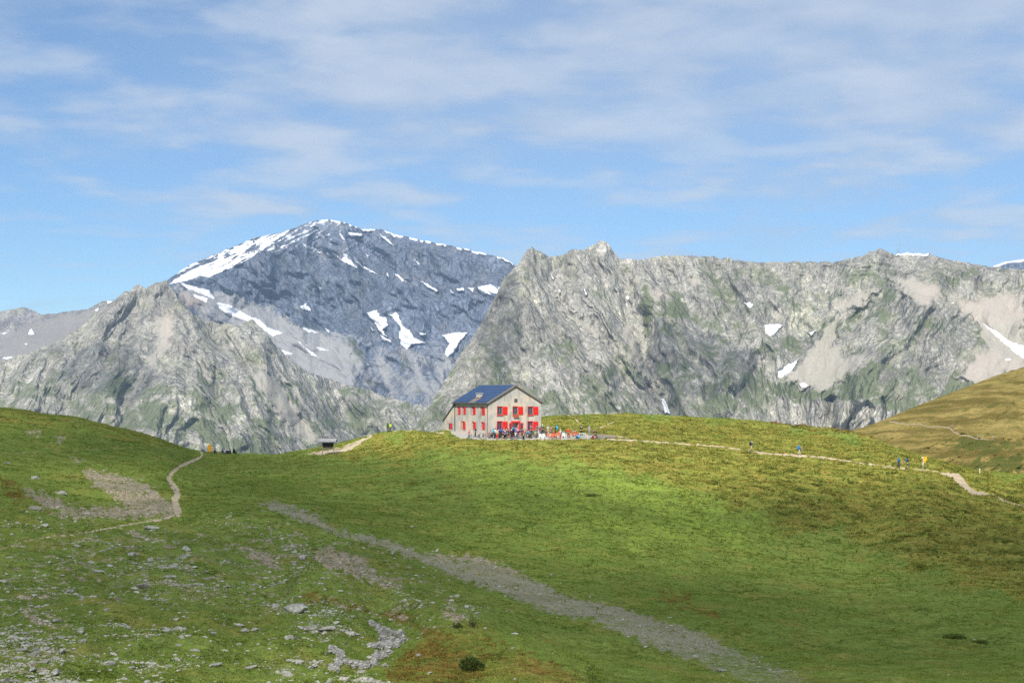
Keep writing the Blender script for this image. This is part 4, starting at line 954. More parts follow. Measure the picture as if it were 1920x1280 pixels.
# ------------------------------------------------------------------ people
def skin(name, verts, edges, radii, root=0, sub=1):
    me = bpy.data.meshes.new(name); me.from_pydata([Vector(v) for v in verts], edges, [])
    o = bpy.data.objects.new(name, me); C.objects.link(o)
    md = o.modifiers.new('skin', 'SKIN'); md.use_smooth_shade = True; md.branch_smoothing = .4
    sv = me.skin_vertices[0].data
    for i, r in enumerate(radii): sv[i].radius = (r, r) if not isinstance(r, tuple) else r; sv[i].use_root = (i == root)
    ss = o.modifiers.new('sub', 'SUBSURF'); ss.levels = sub; ss.render_levels = sub
    bpy.context.view_layer.update()
    r = bpy.data.meshes.new_from_object(o.evaluated_get(bpy.context.evaluated_depsgraph_get())); r.name = name
    bpy.data.objects.remove(o); bpy.data.meshes.remove(me); return r
POSES = {   # joints of the right side mirrored where only one side is given; facing -Y
 'stand': dict(pelvis=(0,0,.95), belly=(0,.01,1.12), chest=(0,.01,1.32), nb=(0,0,1.46), head=(0,-.02,1.60),
    sh=((.17,.01,1.41),(-.17,.01,1.41)), el=((.23,.05,1.14),(-.23,.05,1.14)), wr=((.22,-.08,.93),(-.22,-.08,.93)), hip=((.09,0,.90),(-.09,0,.90)), kn=((.11,-.03,.49),(-.10,-.02,.49)), an=((.12,.03,.09),(-.11,.04,.09)), toe=((.14,-.14,.035),(-.13,-.13,.035))),
 'hold': dict(pelvis=(0,0,.95), belly=(0,.02,1.12), chest=(0,.02,1.32), nb=(0,0,1.46), head=(0,-.03,1.60),
    sh=((.17,.01,1.41),(-.17,.01,1.41)), el=((.24,.0,1.14),(-.22,.02,1.13)), wr=((.12,-.24,1.16),(-.10,-.23,1.10)), hip=((.09,0,.90),(-.09,0,.90)), kn=((.12,-.05,.50),(-.10,.0,.49)), an=((.13,.0,.09),(-.12,.06,.09)), toe=((.16,-.16,.035),(-.13,-.11,.035))),
 'walk': dict(pelvis=(0,0,.93), belly=(0,-.02,1.10), chest=(0,-.06,1.30), nb=(0,-.08,1.44), head=(0,-.11,1.57),
    sh=((.17,-.05,1.38),(-.17,-.06,1.38)), el=((.22,.10,1.14),(-.23,-.12,1.12)), wr=((.21,-.02,.93),(-.20,-.33,1.04)), hip=((.09,0,.89),(-.09,0,.89)), kn=((.10,-.22,.53),(-.09,.06,.48)), an=((.10,-.30,.10),(-.09,.36,.18)), toe=((.11,-.47,.05),(-.09,.25,.04))),
 'sit': dict(pelvis=(0,0,.55), belly=(0,-.01,.72), chest=(0,-.05,.92), nb=(0,-.07,1.06), head=(0,-.10,1.20),
    sh=((.17,-.05,1.01),(-.17,-.05,1.01)), el=((.22,-.12,.76),(-.22,-.10,.76)), wr=((.10,-.34,.74),(-.10,-.33,.72)), hip=((.10,-.03,.53),(-.10,-.03,.53)), kn=((.13,-.45,.52),(-.12,-.44,.52)), an=((.12,-.42,.10),(-.12,-.46,.10)), toe=((.13,-.60,.035),(-.13,-.64,.035))),
 'ground': dict(pelvis=(0,0,.13), belly=(0,.0,.30), chest=(0,-.04,.50), nb=(0,-.07,.64), head=(0,-.11,.78),
    sh=((.17,-.05,.59),(-.17,-.05,.59)), el=((.24,-.22,.40),(-.24,-.20,.40)), wr=((.12,-.40,.42),(-.10,-.40,.40)), hip=((.10,-.02,.12),(-.10,-.02,.12)), kn=((.14,-.38,.45),(-.13,-.36,.43)), an=((.12,-.58,.09),(-.12,-.60,.09)), toe=((.13,-.76,.04),(-.13,-.78,.04))),
}
def pose_parts(pose):
    P = POSES[pose]; V = Vector
    vs = []; es = []; rs = []
    def add(p, r, prev=None):
        vs.append(tuple(p)); rs.append(r)
        if prev is not None: es.append((prev, len(vs)-1))
        return len(vs)-1
    pel = add(P['pelvis'], (.145, .105)); bel = add(P['belly'], (.13, .095), pel); ch_ = add(P['chest'], (.155, .105), bel); nb = add(P['nb'], .075, ch_)
    hd = V(P['head']); up = (hd-V(P['nb'])).normalized()
    nk = add(V(P['nb'])+up*.05, .052, nb); jaw = add(hd-up*.045, (.066, .072), nk); h1 = add(hd+up*.03, (.078, .090), jaw); h2 = add(hd+up*.095, (.060, .07), h1)
    fw = V((0, -1, 0)); fw = (fw-up*fw.dot(up)).normalized()
    add(hd+fw*.115-up*.005, .012, jaw)                                       # nose
    for sx in (1, -1): add(hd+V((sx*.088, .01, 0)), .013, h1)               # ears
    for i in (0, 1):
        sx = 1 if i == 0 else -1
        s = add(P['sh'][i], .062, ch_); e = add(P['el'][i], .044, s); w = add(P['wr'][i], .030, e)
        d = (V(P['wr'][i])-V(P['el'][i])).normalized(); palm = V(P['wr'][i])+d*.075; pm = add(palm, (.036, .024), w)
        side = V((1, 0, 0)) if abs(d.x) < .8 else V((0, 1, 0)); side = (side-d*side.dot(d)).normalized(); curl = d.cross(side).normalized()
        for j, ln in enumerate((.060, .072, .068, .052)):
            b = palm+d*.02+side*((j-1.5)*.019); k1 = add(b+d*ln*.55, .0095, pm); add(b+d*ln*.95+curl*.018, .008, k1)
        t1 = add(V(P['wr'][i])+d*.035-side*sx*.045, .011, pm); add(V(P['wr'][i])+d*.075-side*sx*.058+curl*.015, .009, t1)
        h = add(P['hip'][i], .088, pel); k = add(P['kn'][i], .056, h); a = add(P['an'][i], .040, k); add(P['toe'][i], (.044, .032), a)
    out = {'body': skin('body', vs, es, rs)}
    L = lambda a, b, t: tuple(V(a).lerp(V(b), t))
    v = [P['pelvis'], P['belly'], P['chest'], L(P['chest'], P['nb'], .75)]; e = [(0,1),(1,2),(2,3)]; r = [(.170,.132), (.158,.122), (.182,.132), .095]
    v[0] = L(P['pelvis'], P['belly'], -.15)
    for i in (0, 1):
        n = len(v); v += [P['sh'][i], P['el'][i], L(P['el'][i], P['wr'][i], .95)]; e += [(2,n),(n,n+1),(n+1,n+2)]; r += [.085, .062, .046]
    out['jacket'] = skin('jacket', v, e, r)
    v = [L(P['pelvis'], P['belly'], .45), P['pelvis']]; e = [(0,1)]; r = [(.150,.115), (.162,.122)]
    vs_ = list(v); es_ = list(e); rs_ = list(r)
    for i in (0, 1):
        n = len(v); v += [P['hip'][i], P['kn'][i], L(P['kn'][i], P['an'][i], .93)]; e += [(1,n),(n,n+1),(n+1,n+2)]; r += [.102, .074, .060]
        n = len(vs_); vs_ += [P['hip'][i], L(P['hip'][i], P['kn'][i], .85)]; es_ += [(1,n),(n,n+1)]; rs_ += [.104, .085]
    out['trousers'] = skin('trousers', v, e, r, 1); out['shorts'] = skin('shorts', vs_, es_, rs_, 1)
    v = []; e = []; r = []
    for i in (0, 1):
        n = len(v); v += [L(P['kn'][i], P['an'][i], .82), P['an'][i], P['toe'][i]]; e += [(n,n+1),(n+1,n+2)]; r += [.056, .056, (.056,.042)]
    for i in (0, 1):
        b0 = MB()
        b0.tube(L(P['kn'][i], P['an'][i], .80), L(P['kn'][i], P['an'][i], 1.1), .062, .058, 10)
        A = V(P['an'][i]); T2 = V(P['toe'][i]); b0.ball((A+T2)/2-V((0,0,.012)), .1, (.55, 1.3, .5), 2)
        o = b0.build('boot', M['boot'], None, True); out['boot%d' % i] = o.data; bpy.data.objects.remove(o)
    m = MB(); m.ball(hd+up*.035-fw*.02, .108, (.95, 1.05, 1.02), 2)
    for vtx in list(m.bm.verts):
        q = vtx.co-hd
        if q.dot(fw) > .03 and q.dot(up) < .05: vtx.co -= fw*(q.dot(fw)-.03)
        if q.dot(up) < -.05: vtx.co += up*(-.05-q.dot(up))
    o = m.build('hair', None, None, True); out['hair'] = o.data; bpy.data.objects.remove(o)
    m = MB(); m.ball(hd+up*.055, .112, (.98, 1.08, .82), 2).box(hd+up*.045+fw*.15, (.15, .13, .018), None, .008)
    o = m.build('cap', None, None, True); out['cap'] = o.data; bpy.data.objects.remove(o)
    c = V(P['chest']); q = V(P['nb'])-V(P['belly']); ax = q.normalized(); bk = V((0,1,0)); bk = (bk-ax*bk.dot(ax)).normalized(); R = Matrix((bk.cross(ax), bk, ax)).transposed()
    m = MB(); m.box(c+bk*.22-ax*.02, (.32, .22, .52), R, .07).box(c+bk*.23+ax*.27, (.29, .22, .12), R, .05).box(c+bk*.34-ax*.08, (.22, .09, .26), R, .04)
    for sx in (1, -1): m.tube(c+V((sx*.11,0,0))+bk*.12+ax*.14, c+V((sx*.12,0,0))-bk*.13+ax*.10, .022).tube(c+V((sx*.12,0,0))-bk*.13+ax*.10, c+V((sx*.14,0,0))+bk*.10-ax*.2, .02)
    o = m.build('backpack', None, None, True); out['backpack'] = o.data; bpy.data.objects.remove(o)
    return out
_PP = {}
def person(loc, rz, pose, top, legs, label, shorts=False, hat=None, hair='brown', pack=None, group=None, scale=1.0):
    if pose not in _PP:
        _PP[pose] = pose_parts(pose)
        for me in _PP[pose].values(): me.materials.append(None)
    K = _PP[pose]
    def mk(name, key, mat, parent):
        o = bpy.data.objects.new(name, K[key]); C.objects.link(o); o.material_slots[0].link = 'OBJECT'; o.material_slots[0].material = mat; o.parent = parent; return o
    b = mk('person', 'body', M['skin'], None); b.location = loc; b.rotation_euler = (0, 0, math.radians(rz)); b.scale = (scale,)*3
    mk('jacket', 'jacket', cloth(top), b); mk('shorts' if shorts else 'trousers', 'shorts' if shorts else 'trousers', cloth(legs), b); mk('boot', 'boot0', M['boot'], b); mk('boot', 'boot1', M['boot'], b)
    if hat: mk('cap', 'cap', cloth(hat), b)
    else: mk('hair', 'hair', M['hair_'+hair], b)
    if pack: mk('backpack', 'backpack', cloth(pack), b)
    tag(b, label, 'person', group); return b

NAVY, BLACK, GREY, DGREY = (.02,.03,.08), (.012,.012,.014), (.22,.22,.23), (.06,.06,.065)
CYAN, BLUE, LBLUE, TEAL = (.03,.32,.50), (.02,.10,.42), (.14,.40,.60), (.02,.16,.20)
RED, PINK, MAROON, ORANGE = (.50,.02,.02), (.62,.16,.26), (.16,.02,.04), (.55,.14,.04)
PURPLE, GREEN, LIME, WHITE, TAN, BROWN = (.15,.07,.30), (.05,.22,.05), (.40,.55,.04), (.72,.72,.70), (.42,.32,.20), (.08,.045,.025)
def build_people():
    CR = 'hikers gathered in front of the refuge'
    def p(px, row, *a, **k):
        q = at(px, row, 215, 262); x, y = q.x, q.y
        k_ = (px-CX)/F                       # keep clear of the walls
        for u0, sx, sy in ((0, ch, sh), (1, -sh, ch)):
            u = (k_*AY-AX)/(sx-k_*sy); wy = AY+u*sy
            if 0 <= u <= GW+.3 and y > wy-.7: y = wy-.7-.5*random.Random(px).random(); x = k_*y
        person((x, y, gz(x, y)-.01), *a, **k)
    p(879, 824, 60, 'hold', PINK, (.10,.13,.17), 'person in a pink top and blue-grey trousers standing beside the parked bicycles', hat=PINK, group=CR)
    p(891.5, 819, -60, 'hold', BLACK, BLACK, 'person all in black standing behind the bicycle by the long wall', hair='dark', group=CR)
    p(925.5, 822, 160, 'stand', LBLUE, NAVY, 'person in a light blue jacket at the outer edge of the crowd near the corner', pack=(.10,.30,.42), group=CR)
    p(932, 823, 175, 'stand', TAN, (.52,.05,.04), 'person in bright red trousers and a tan top standing in the crowd', group=CR)
    p(937.2, 820, 200, 'hold', BLUE, DGREY, 'person in a royal blue jacket under the lower window beside the door', pack=BLUE, group=CR)
    p(942.6, 822, 150, 'stand', DGREY, BLACK, 'bare-legged person in black shorts and a charcoal top in the crowd', shorts=True, group=CR)
    p(947.2, 823.5, 185, 'hold', PURPLE, BLACK, 'person in a violet top with black trousers near the middle of the crowd', hair='dark', group=CR)
    p(951.6, 822, 200, 'stand', (.02,.08,.05), DGREY, 'bare-legged person in a dark green top and grey shorts before the door', shorts=True, group=CR)
    p(955.6, 819, 10, 'hold', (.42,.10,.06), NAVY, 'person in a brick-red top facing out of the crowd by the door', group=CR)
    p(959.2, 824.5, 180, 'stand', BLACK, BLACK, 'person all in black standing nearest to the grass below the red door', hat=WHITE, pack=(.03,.03,.035), group=CR)
    p(961.2, 817, 190, 'stand', CYAN, NAVY, 'person in a cyan jacket with a cyan backpack at the doorway', pack=CYAN, group=CR)
    p(966.8, 818.5, 150, 'stand', PURPLE, WHITE, 'person in a purple jacket and white trousers at the doorway', group=CR)
    p(971.5, 820, 210, 'hold', PINK, BROWN, 'person in a rose-pink shirt beside the red door leaf with the notice', group=CR)
    p(975.5, 822, 170, 'stand', (.03,.03,.06), GREY, 'person in a blackish navy coat and grey trousers right of the door', group=CR)
    p(945, 817.5, 170, 'stand', (.30,.30,.33), NAVY, 'person in a pale grey jumper close to the wall in the crowd', hair='grey', group=CR)
    p(953.5, 816.5, 20, 'stand', (.05,.07,.05), BROWN, 'person in a moss-dark top with brown trousers close to the wall', hat=(.5,.48,.42), group=CR)
    p(939.8, 817.5, 15, 'stand', (.25,.05,.09), BLACK, 'person in a wine-red top standing by the wall in the crowd', group=CR)
    p(987, 820.5, 120, 'sit', TEAL, GREY, 'person in a teal top and grey trousers seated right of the door', hair='dark', group=CR)
    p(991.3, 819, 240, 'sit', CYAN, DGREY, 'person in a cyan top seated at the terrace table', group=CR)
    p(995.3, 815.5, 200, 'hold', DGREY, BLACK, 'person with a pink cap and a dark top at the right-hand lower window', hat=PINK, group=CR)
    p(999.5, 818.5, 180, 'sit', (.02,.07,.04), BLACK, 'person in a bottle-green top seated below the red shutter', group=CR)
    p(1006.7, 814.5, 10, 'stand', (.10,.10,.11), DGREY, 'person in dark grey standing by the corner of the gable wall', hair='dark', group=CR)
    p(1012.5, 817, -20, 'hold', MAROON, DGREY, 'person in a maroon jumper at the terrace by the building corner', group=CR)
    p(1017, 814, 20, 'stand', (.07,.10,.09), BLACK, 'tall person with a white cap and dark jacket beside the building corner', hat=WHITE, group=CR)
    p(1027.5, 815.5, 180, 'stand', (.34,.33,.31), TAN, 'person in a pale grey fleece standing behind the white chairs', hair='grey', group=CR)
    p(1041.6, 815.5, -80, 'stand', BLACK, BLACK, 'person in black with a large bright cyan backpack on the terrace', pack=(.03,.36,.58), group=CR)
    p(1038.2, 820.5, 150, 'sit', MAROON, BLACK, 'person in maroon seated on the red bench', hair='dark', group=CR)
    p(1055.3, 820.5, 180, 'sit', (.04,.14,.28), NAVY, 'person in a steel-blue jacket seated on a white chair', group=CR)
    p(1047.5, 820.5, 120, 'sit', (.55,.10,.07), BROWN, 'person in an orange-red shirt seated on the red bench', group=CR)
    p(1065.8, 820.8, 185, 'stand', (.60,.02,.02), BLACK, 'person in a vivid red jacket and black trousers standing apart on the terrace', hat=RED, group=CR)
    p(1074.6, 818.5, 180, 'sit', (.16,.18,.14), BROWN, 'dark-haired person seated behind the orange bench', hair='dark', group=CR)
    p(1089.8, 816.5, 200, 'hold', BLACK, BLACK, 'person in a wide black cloak standing behind the white table', hair='dark', scale=1.04, group=CR)
    p(1085, 822.6, 220, 'ground', (.03,.30,.55), NAVY, 'person in bright blue crouching on the ground before the white table', group=CR)
    p(1105, 816, 170, 'stand', (.24,.23,.26), (.20,.21,.24), 'person all in mid grey standing near the low log wall', hair='grey', group=CR)
    p(1116.2, 823, 165, 'stand', (.05,.035,.03), BLACK, 'bare-legged person in a dark brown top and black shorts by the log wall', shorts=True, group=CR)
    extra = [(928.5,820.5,190,'stand',(.55,.52,.48),BLACK,'person in an off-white top standing between the light blue and red-trousered people',{}), (934.5,818.5,170,'hold',(.04,.05,.12),DGREY,'person in a navy fleece standing behind the red-trousered person',dict(hair='dark')), (944.8,820,30,'stand',(.10,.30,.28),BLACK,'person in a sea-green top in the thick of the crowd',dict(pack=(.03,.10,.10))),
      (949.4,820,165,'hold',(.45,.10,.14),NAVY,'person in a raspberry top in the thick of the crowd',dict(hair='dark')), (957.4,821.5,180,'stand',(.16,.16,.17),TAN,'bare-legged person in tan shorts at the step of the red door',dict(shorts=True,pack=(.25,.03,.03))), (963.7,821.5,150,'stand',(.02,.12,.30),BLACK,'person in a sea-blue jacket with a black pack facing the door',dict(pack=BLACK)),
      (969.3,822.5,200,'hold',(.10,.02,.10),NAVY,'person in a plum jacket right of the white trousers',dict(hair='grey')), (978.8,820.5,190,'stand',(.06,.06,.07),BLACK,'person in sooty grey standing under the glazed door leaf',dict(hat=(.05,.05,.06))), (984,818.5,170,'sit',(.40,.09,.08),DGREY,'person in a faded red top seated just right of the door',{}), (993.5,821.5,10,'sit',(.05,.06,.10),BLACK,'person in slate blue seated with the back to the meadow',dict(hair='dark')),
      (1003,821.5,160,'sit',(.20,.22,.10),BROWN,'person in an olive top seated at the terrace table',{}), (1009.8,820,190,'sit',(.30,.28,.26),NAVY,'person in a stone-grey top seated beside the nearest white chair',dict(hair='grey')), (1023.5,818.5,175,'sit',(.10,.05,.04),BLACK,'person in dark rust seated behind the white chairs',dict(hair='dark')), (1033,817.5,200,'hold',(.20,.10,.08),DGREY,'person in a chestnut jacket standing left of the cyan backpack',{}), (1050.5,818,185,'sit',(.45,.40,.32),BROWN,'person in a cream top seated between bench and white chair',dict(hat=(.6,.55,.45))), (1079,818.5,160,'sit',(.35,.10,.05),BROWN,'person in a russet top seated at the far end of the orange bench',{}),
      (919.8,820.5,200,'sit',(.28,.16,.14),DGREY,'person in dusty pink resting on the rucksacks by the corner',{})]
    for px, row, a, pose, top, legs, lab, kw in extra: p(px, row, a, pose, top, legs, lab, group=CR, **kw)
    # along the paths
    q = at(1408.5, 846, 215, 262); person(q, 118, 'walk', (.07,.08,.12), TAN, 'hiker with a white cap and dark jacket walking on the meadow path', hat=WHITE, pack=(.02,.02,.03), group='hikers on the meadow path')
    q = at(1498.5, 853.5, 215, 262); person(q, 112, 'walk', BLUE, (.42,.40,.36), 'hiker with a bright blue backpack and pale trousers walking on the meadow path', hat=ORANGE, pack=(.02,.20,.50), group='hikers on the meadow path')
    q = at(1685.3, 877.5, 205, 262); person(q, 165, 'walk', (.03,.10,.16), NAVY, 'hiker in dark blue with a blue pack, farther from the yellow signpost', pack=(.02,.11,.26), hair='dark', group='pair of hikers near the signpost')
    q = at(1701, 877.8, 205, 262); person(q, 100, 'walk', BLACK, DGREY, 'hiker in black in mid-stride, closer to the yellow signpost', pack=(.05,.09,.16), hair='dark', group='pair of hikers near the signpost')
    q = at(726.8, 810, 240, 272); person(q, 190, 'stand', (.06,.26,.05), BLACK, 'person in a dark green jacket standing on the crest left of the refuge', pack=(.03,.08,.03), group='two walkers on the crest')
    q = at(731.9, 809.6, 240, 272); person(q, 175, 'stand', LIME, BLACK, 'person in a lime-yellow jacket standing on the crest left of the refuge', hair='dark', group='two walkers on the crest')
    SG_ = 'walkers resting on the saddle'
    for px, a, top, legs, lab, kw in ((402.5, 40, BLACK, DGREY, 'person in black sitting on the saddle right beside the yellow board', {}), (416.5, 150, (.03,.03,.04), GREY, 'person in a blackish coat sitting at the near end of the resting group', {}), (421, 200, (.40,.40,.40), BLACK, 'person in a pale grey top sitting in the resting group on the saddle', dict(hair='dark')),
                          (425.6, 170, NAVY, NAVY, 'person all in navy sitting in the middle of the resting group', dict(hair='dark')), (431, 190, (.04,.08,.05), BLACK, 'person in dark green sitting in the resting group on the saddle', dict(hat=(.05,.06,.05))), (439, 150, DGREY, BLACK, 'person in charcoal sitting at the far end of the resting group', dict(pack=BLACK))):
        q = at(px, 850.5, 255, 292); person(q, a, 'ground', top, legs, lab, group=SG_, scale=1.12, **kw)
    for px, row, a, top, lab in ((1783, 802, 160, (.16,.10,.20), 'distant hiker in a purple-grey top at the bend of the hillside path'), (1831.5, 821.5, 110, (.03,.22,.18), 'distant hiker in teal on the level hillside path'), (1857.5, 823.5, 80, (.40,.36,.36), 'distant hiker in pale clothes farthest along the hillside path')):
        q = hill_point(px, row); q.z -= .1; q.y -= 2.5; person(q, a, 'walk', top, (.12,.11,.11), lab, group='hikers on the brown hillside path')
build_people()

# ------------------------------------------------------------------ furniture on the terrace
def copy_tree(o, parent=None):
    c = o.copy(); C.objects.link(c); c.parent = parent
    for ch in list(o.children): copy_tree(ch, c)
    return c
def place(o, px, row, rz=0.0, dmin=215, dmax=262, dz=0.0):
    q = at(px, row, dmin, dmax); o.location = (q.x, q.y, q.z+dz); o.rotation_euler = (0, 0, math.radians(rz)); return o
def white_chair():
    r = empty('plastic_chair', (0,0,0))
    MB().box((0, 0, .43), (.46, .46, .04), None, .015).build('seat', M['white'], r)
    b = MB(); b.box((0, .23, .86), (.46, .035, .10), None, .01).box((0, .225, .50), (.44, .03, .06), None, .01)
    for x in (-.19, -.065, .065, .19): b.box((x, .23, .68), (.06 if abs(x) < .1 else .05, .03, .32))
    b.build('backrest', M['white'], r)
    for x in (-1, 1):
        MB().tube((x*.23, -.2, .64), (x*.23, .23, .68), .022).tube((x*.23, -.2, .43), (x*.23, -.2, .64), .02).build('arm', M['white'], r)
        for y in (-.2, .2): MB().tube((x*.21, y, .43), (x*.24, y*1.1, 0), .028, .022).build('leg', M['white'], r)
    return r
def table(name, top, legs, w=1.6, d=.8, h=.74):
    r = empty(name, (0,0,0)); t = MB()
    for j in range(5): t.box((0, -d/2+d*(j+.5)/5, h), (w, d/5-.015, .04))
    t.build('tabletop', top, r)
    for x in (-1, 1):
        for y in (-1, 1): MB().box((x*(w/2-.08), y*(d/2-.08), h/2-.01), (.07, .07, h-.02)).build('leg', legs, r)
    return r
def bench(name, mat, w=1.7, back=True):
    r = empty(name, (0,0,0)); s = MB()
    for j in range(3): s.box((0, -.16+.16*j, .45), (w, .14, .04))
    s.build('seat', mat, r)
    if back:
        b = MB(); b.box((0, .27, .66), (w, .035, .13)).box((0, .30, .84), (w, .035, .13)).build('backrest', mat, r)
    for x in (-1, 1): MB().box((x*(w/2-.12), -.14, .21), (.07, .07, .43)).box((x*(w/2-.12), .2, .21 if not back else .42), (.07, .07, .43 if not back else .86)).box((x*(w/2-.12), .03, .40), (.05, .3, .05)).build('leg', mat, r)
    return r
def build_furniture():
    c = white_chair(); tag(c, 'white plastic chair on the gravel nearest the corner of the refuge', 'chair', 'white plastic chairs on the terrace'); place(c, 1013, 823, 10)
    for px, row, rz, lab in ((1020.4, 823.3, 25, 'white plastic chair turned to the table, next to the nearest white chair'), (1029.5, 822.5, -70, 'white plastic chair seen from the side between the tables'), (1056, 821.5, 185, 'white plastic chair under the person in steel blue')):
        k = copy_tree(c); place(k, px, row, rz); tag(k, lab, 'chair')
    t = table('terrace_table', M['brown'], M['brown'], 1.8); tag(t, 'dark brown wooden table in front of the right lower window', 'table', 'brown terrace tables'); place(t, 1001, 820, 28)
    k = copy_tree(t); place(k, 1030, 819.5, 12); tag(k, 'dark brown wooden table behind the white chairs', 'table')
    k = copy_tree(t); place(k, 987, 822, 28); tag(k, 'dark brown wooden table right of the red door', 'table')
    b = bench('red_bench', M['orange']); tag(b, 'orange-red slatted bench with two people sitting on it', 'bench', 'orange-red benches'); place(b, 1043, 822, 10)
    for px, row, rz, lab in ((1075.5, 820.8, 190, 'orange-red slatted bench with its back to the meadow, behind the red jacket'), (1035.5, 823, 160, 'orange-red slatted bench closest to the grass')):
        k = copy_tree(b); place(k, px, row, rz); tag(k, lab, 'bench')
    w = table('white_table', M['white'], M['steel'], 1.3, .8, .72); tag(w, 'small white table in front of the person in the black cloak', 'table'); place(w, 1091, 820, 5)
    # low wall of stacked logs at the end of the terrace
    r = empty('log_wall', (0,0,0)); rnd = random.Random(5)
    for j in range(3):
        for i in range(2 if j < 2 else 1):
            m = MB(); m.tube((-2.2+i*2.3+.3*j, .02*j, .13+.22*j), (0.02+i*2.3+.25*j, .0, .14+.22*j), .12, .105, 10); m.build('log', M['oldwood'], r)
    tag(r, 'low wall of stacked grey logs at the end of the terrace', 'log wall'); place(r, 1130, 821.5, 5)
    # bags set down by the wall
    def bag(px, row, col, lab, rz=0):
        r = empty('backpack', (0,0,0)); MB().box((0, 0, .26), (.34, .26, .50), None, .09).build('pack', cloth(col), r); MB().box((0, 0, .55), (.31, .25, .13), None, .05).build('lid', cloth(tuple(x*.7 for x in col)), r); MB().box((0, -.15, .2), (.24, .10, .24), None, .04).build('pocket', cloth(tuple(x*.8 for x in col)), r)
        tag(r, lab, 'backpack', 'backpacks set down on the ground'); place(r, px, row, rz)
    bag(898, 820.5, BROWN, 'brown rucksack on the ground by the bicycle wheels'); bag(906, 819.5, DGREY, 'charcoal rucksack leaning on the wall beyond the bicycles'); bag(1111.5, 823, (.22,.02,.04), 'dark red rucksack at the feet of the bare-legged person')
    bag(917, 821, (.24,.12,.10), 'reddish rucksack near the corner of the refuge'); bag(922, 819.5, TEAL, 'teal rucksack near the corner of the refuge'); bag(981.5, 823.5, BLACK, 'black rucksack on the gravel right of the crowd')
    # bicycles
    def bicycle(col):
        r = empty('bicycle', (0,0,0))
        for y in (-.53, .53):
            w = MB().ring((0, y, .35), .335, .026, 'X').build('wheel', M['black'], r)
            s = MB().ring((0, y, .35), .30, .012, 'X', 24, 5)
            for a in range(8): s.tube((0, y, .35), (0, y+.3*math.cos(a*math.pi/4), .35+.3*math.sin(a*math.pi/4)), .004, None, 4)
            s.tube((-.05, y, .35), (.05, y, .35), .025).build('rim', M['steel'], w)
        fr = cloth(col); m = MB()
        for a, b in (((0,.53,.35),(0,.08,.30)), ((0,.53,.35),(0,.20,.78)), ((0,.08,.30),(0,.22,.86)), ((0,.08,.30),(0,-.36,.72)), ((0,.20,.78),(0,-.38,.80)), ((0,-.36,.70),(0,-.40,.92)), ((0,-.37,.74),(0,-.53,.35))): m.tube(a, b, .022)
        m.build('frame', fr, r)
        h = MB().tube((-.30, -.38, .98), (.30, -.38, .98), .016).tube((0, -.40, .92), (0, -.38, .98), .02).build('handlebar', M['black'], r)
        MB().box((0, .24, .90), (.13, .26, .05), None, .02).build('saddle', M['black'], r)
        MB().tube((-.09, .08, .30), (.09, .08, .30), .02).tube((.09, .08, .30), (.09, -.06, .20), .012).tube((-.09, .08, .30), (-.09, .22, .40), .012).box((.13, -.06, .20), (.09, .08, .02)).box((-.13, .22, .40), (.09, .08, .02)).build('pedals', M['steel'], r)
        return r
    G_ = 'bicycles parked by the long wall'
    b = bicycle((.03,.03,.035)); tag(b, 'black bicycle parked on the gravel between the pink top and the person in black', 'bicycle', G_); place(b, 885.5, 824, 75)
    b = bicycle((.30,.30,.32)); tag(b, 'grey bicycle parked farther from the pink top, near the brown rucksack', 'bicycle', G_); place(b, 903, 822.5, 70)
    b = bicycle((.25,.03,.03)); tag(b, 'dark red bicycle leaning by the long wall near the corner', 'bicycle', G_); place(b, 913, 821.5, 60)
build_furniture()

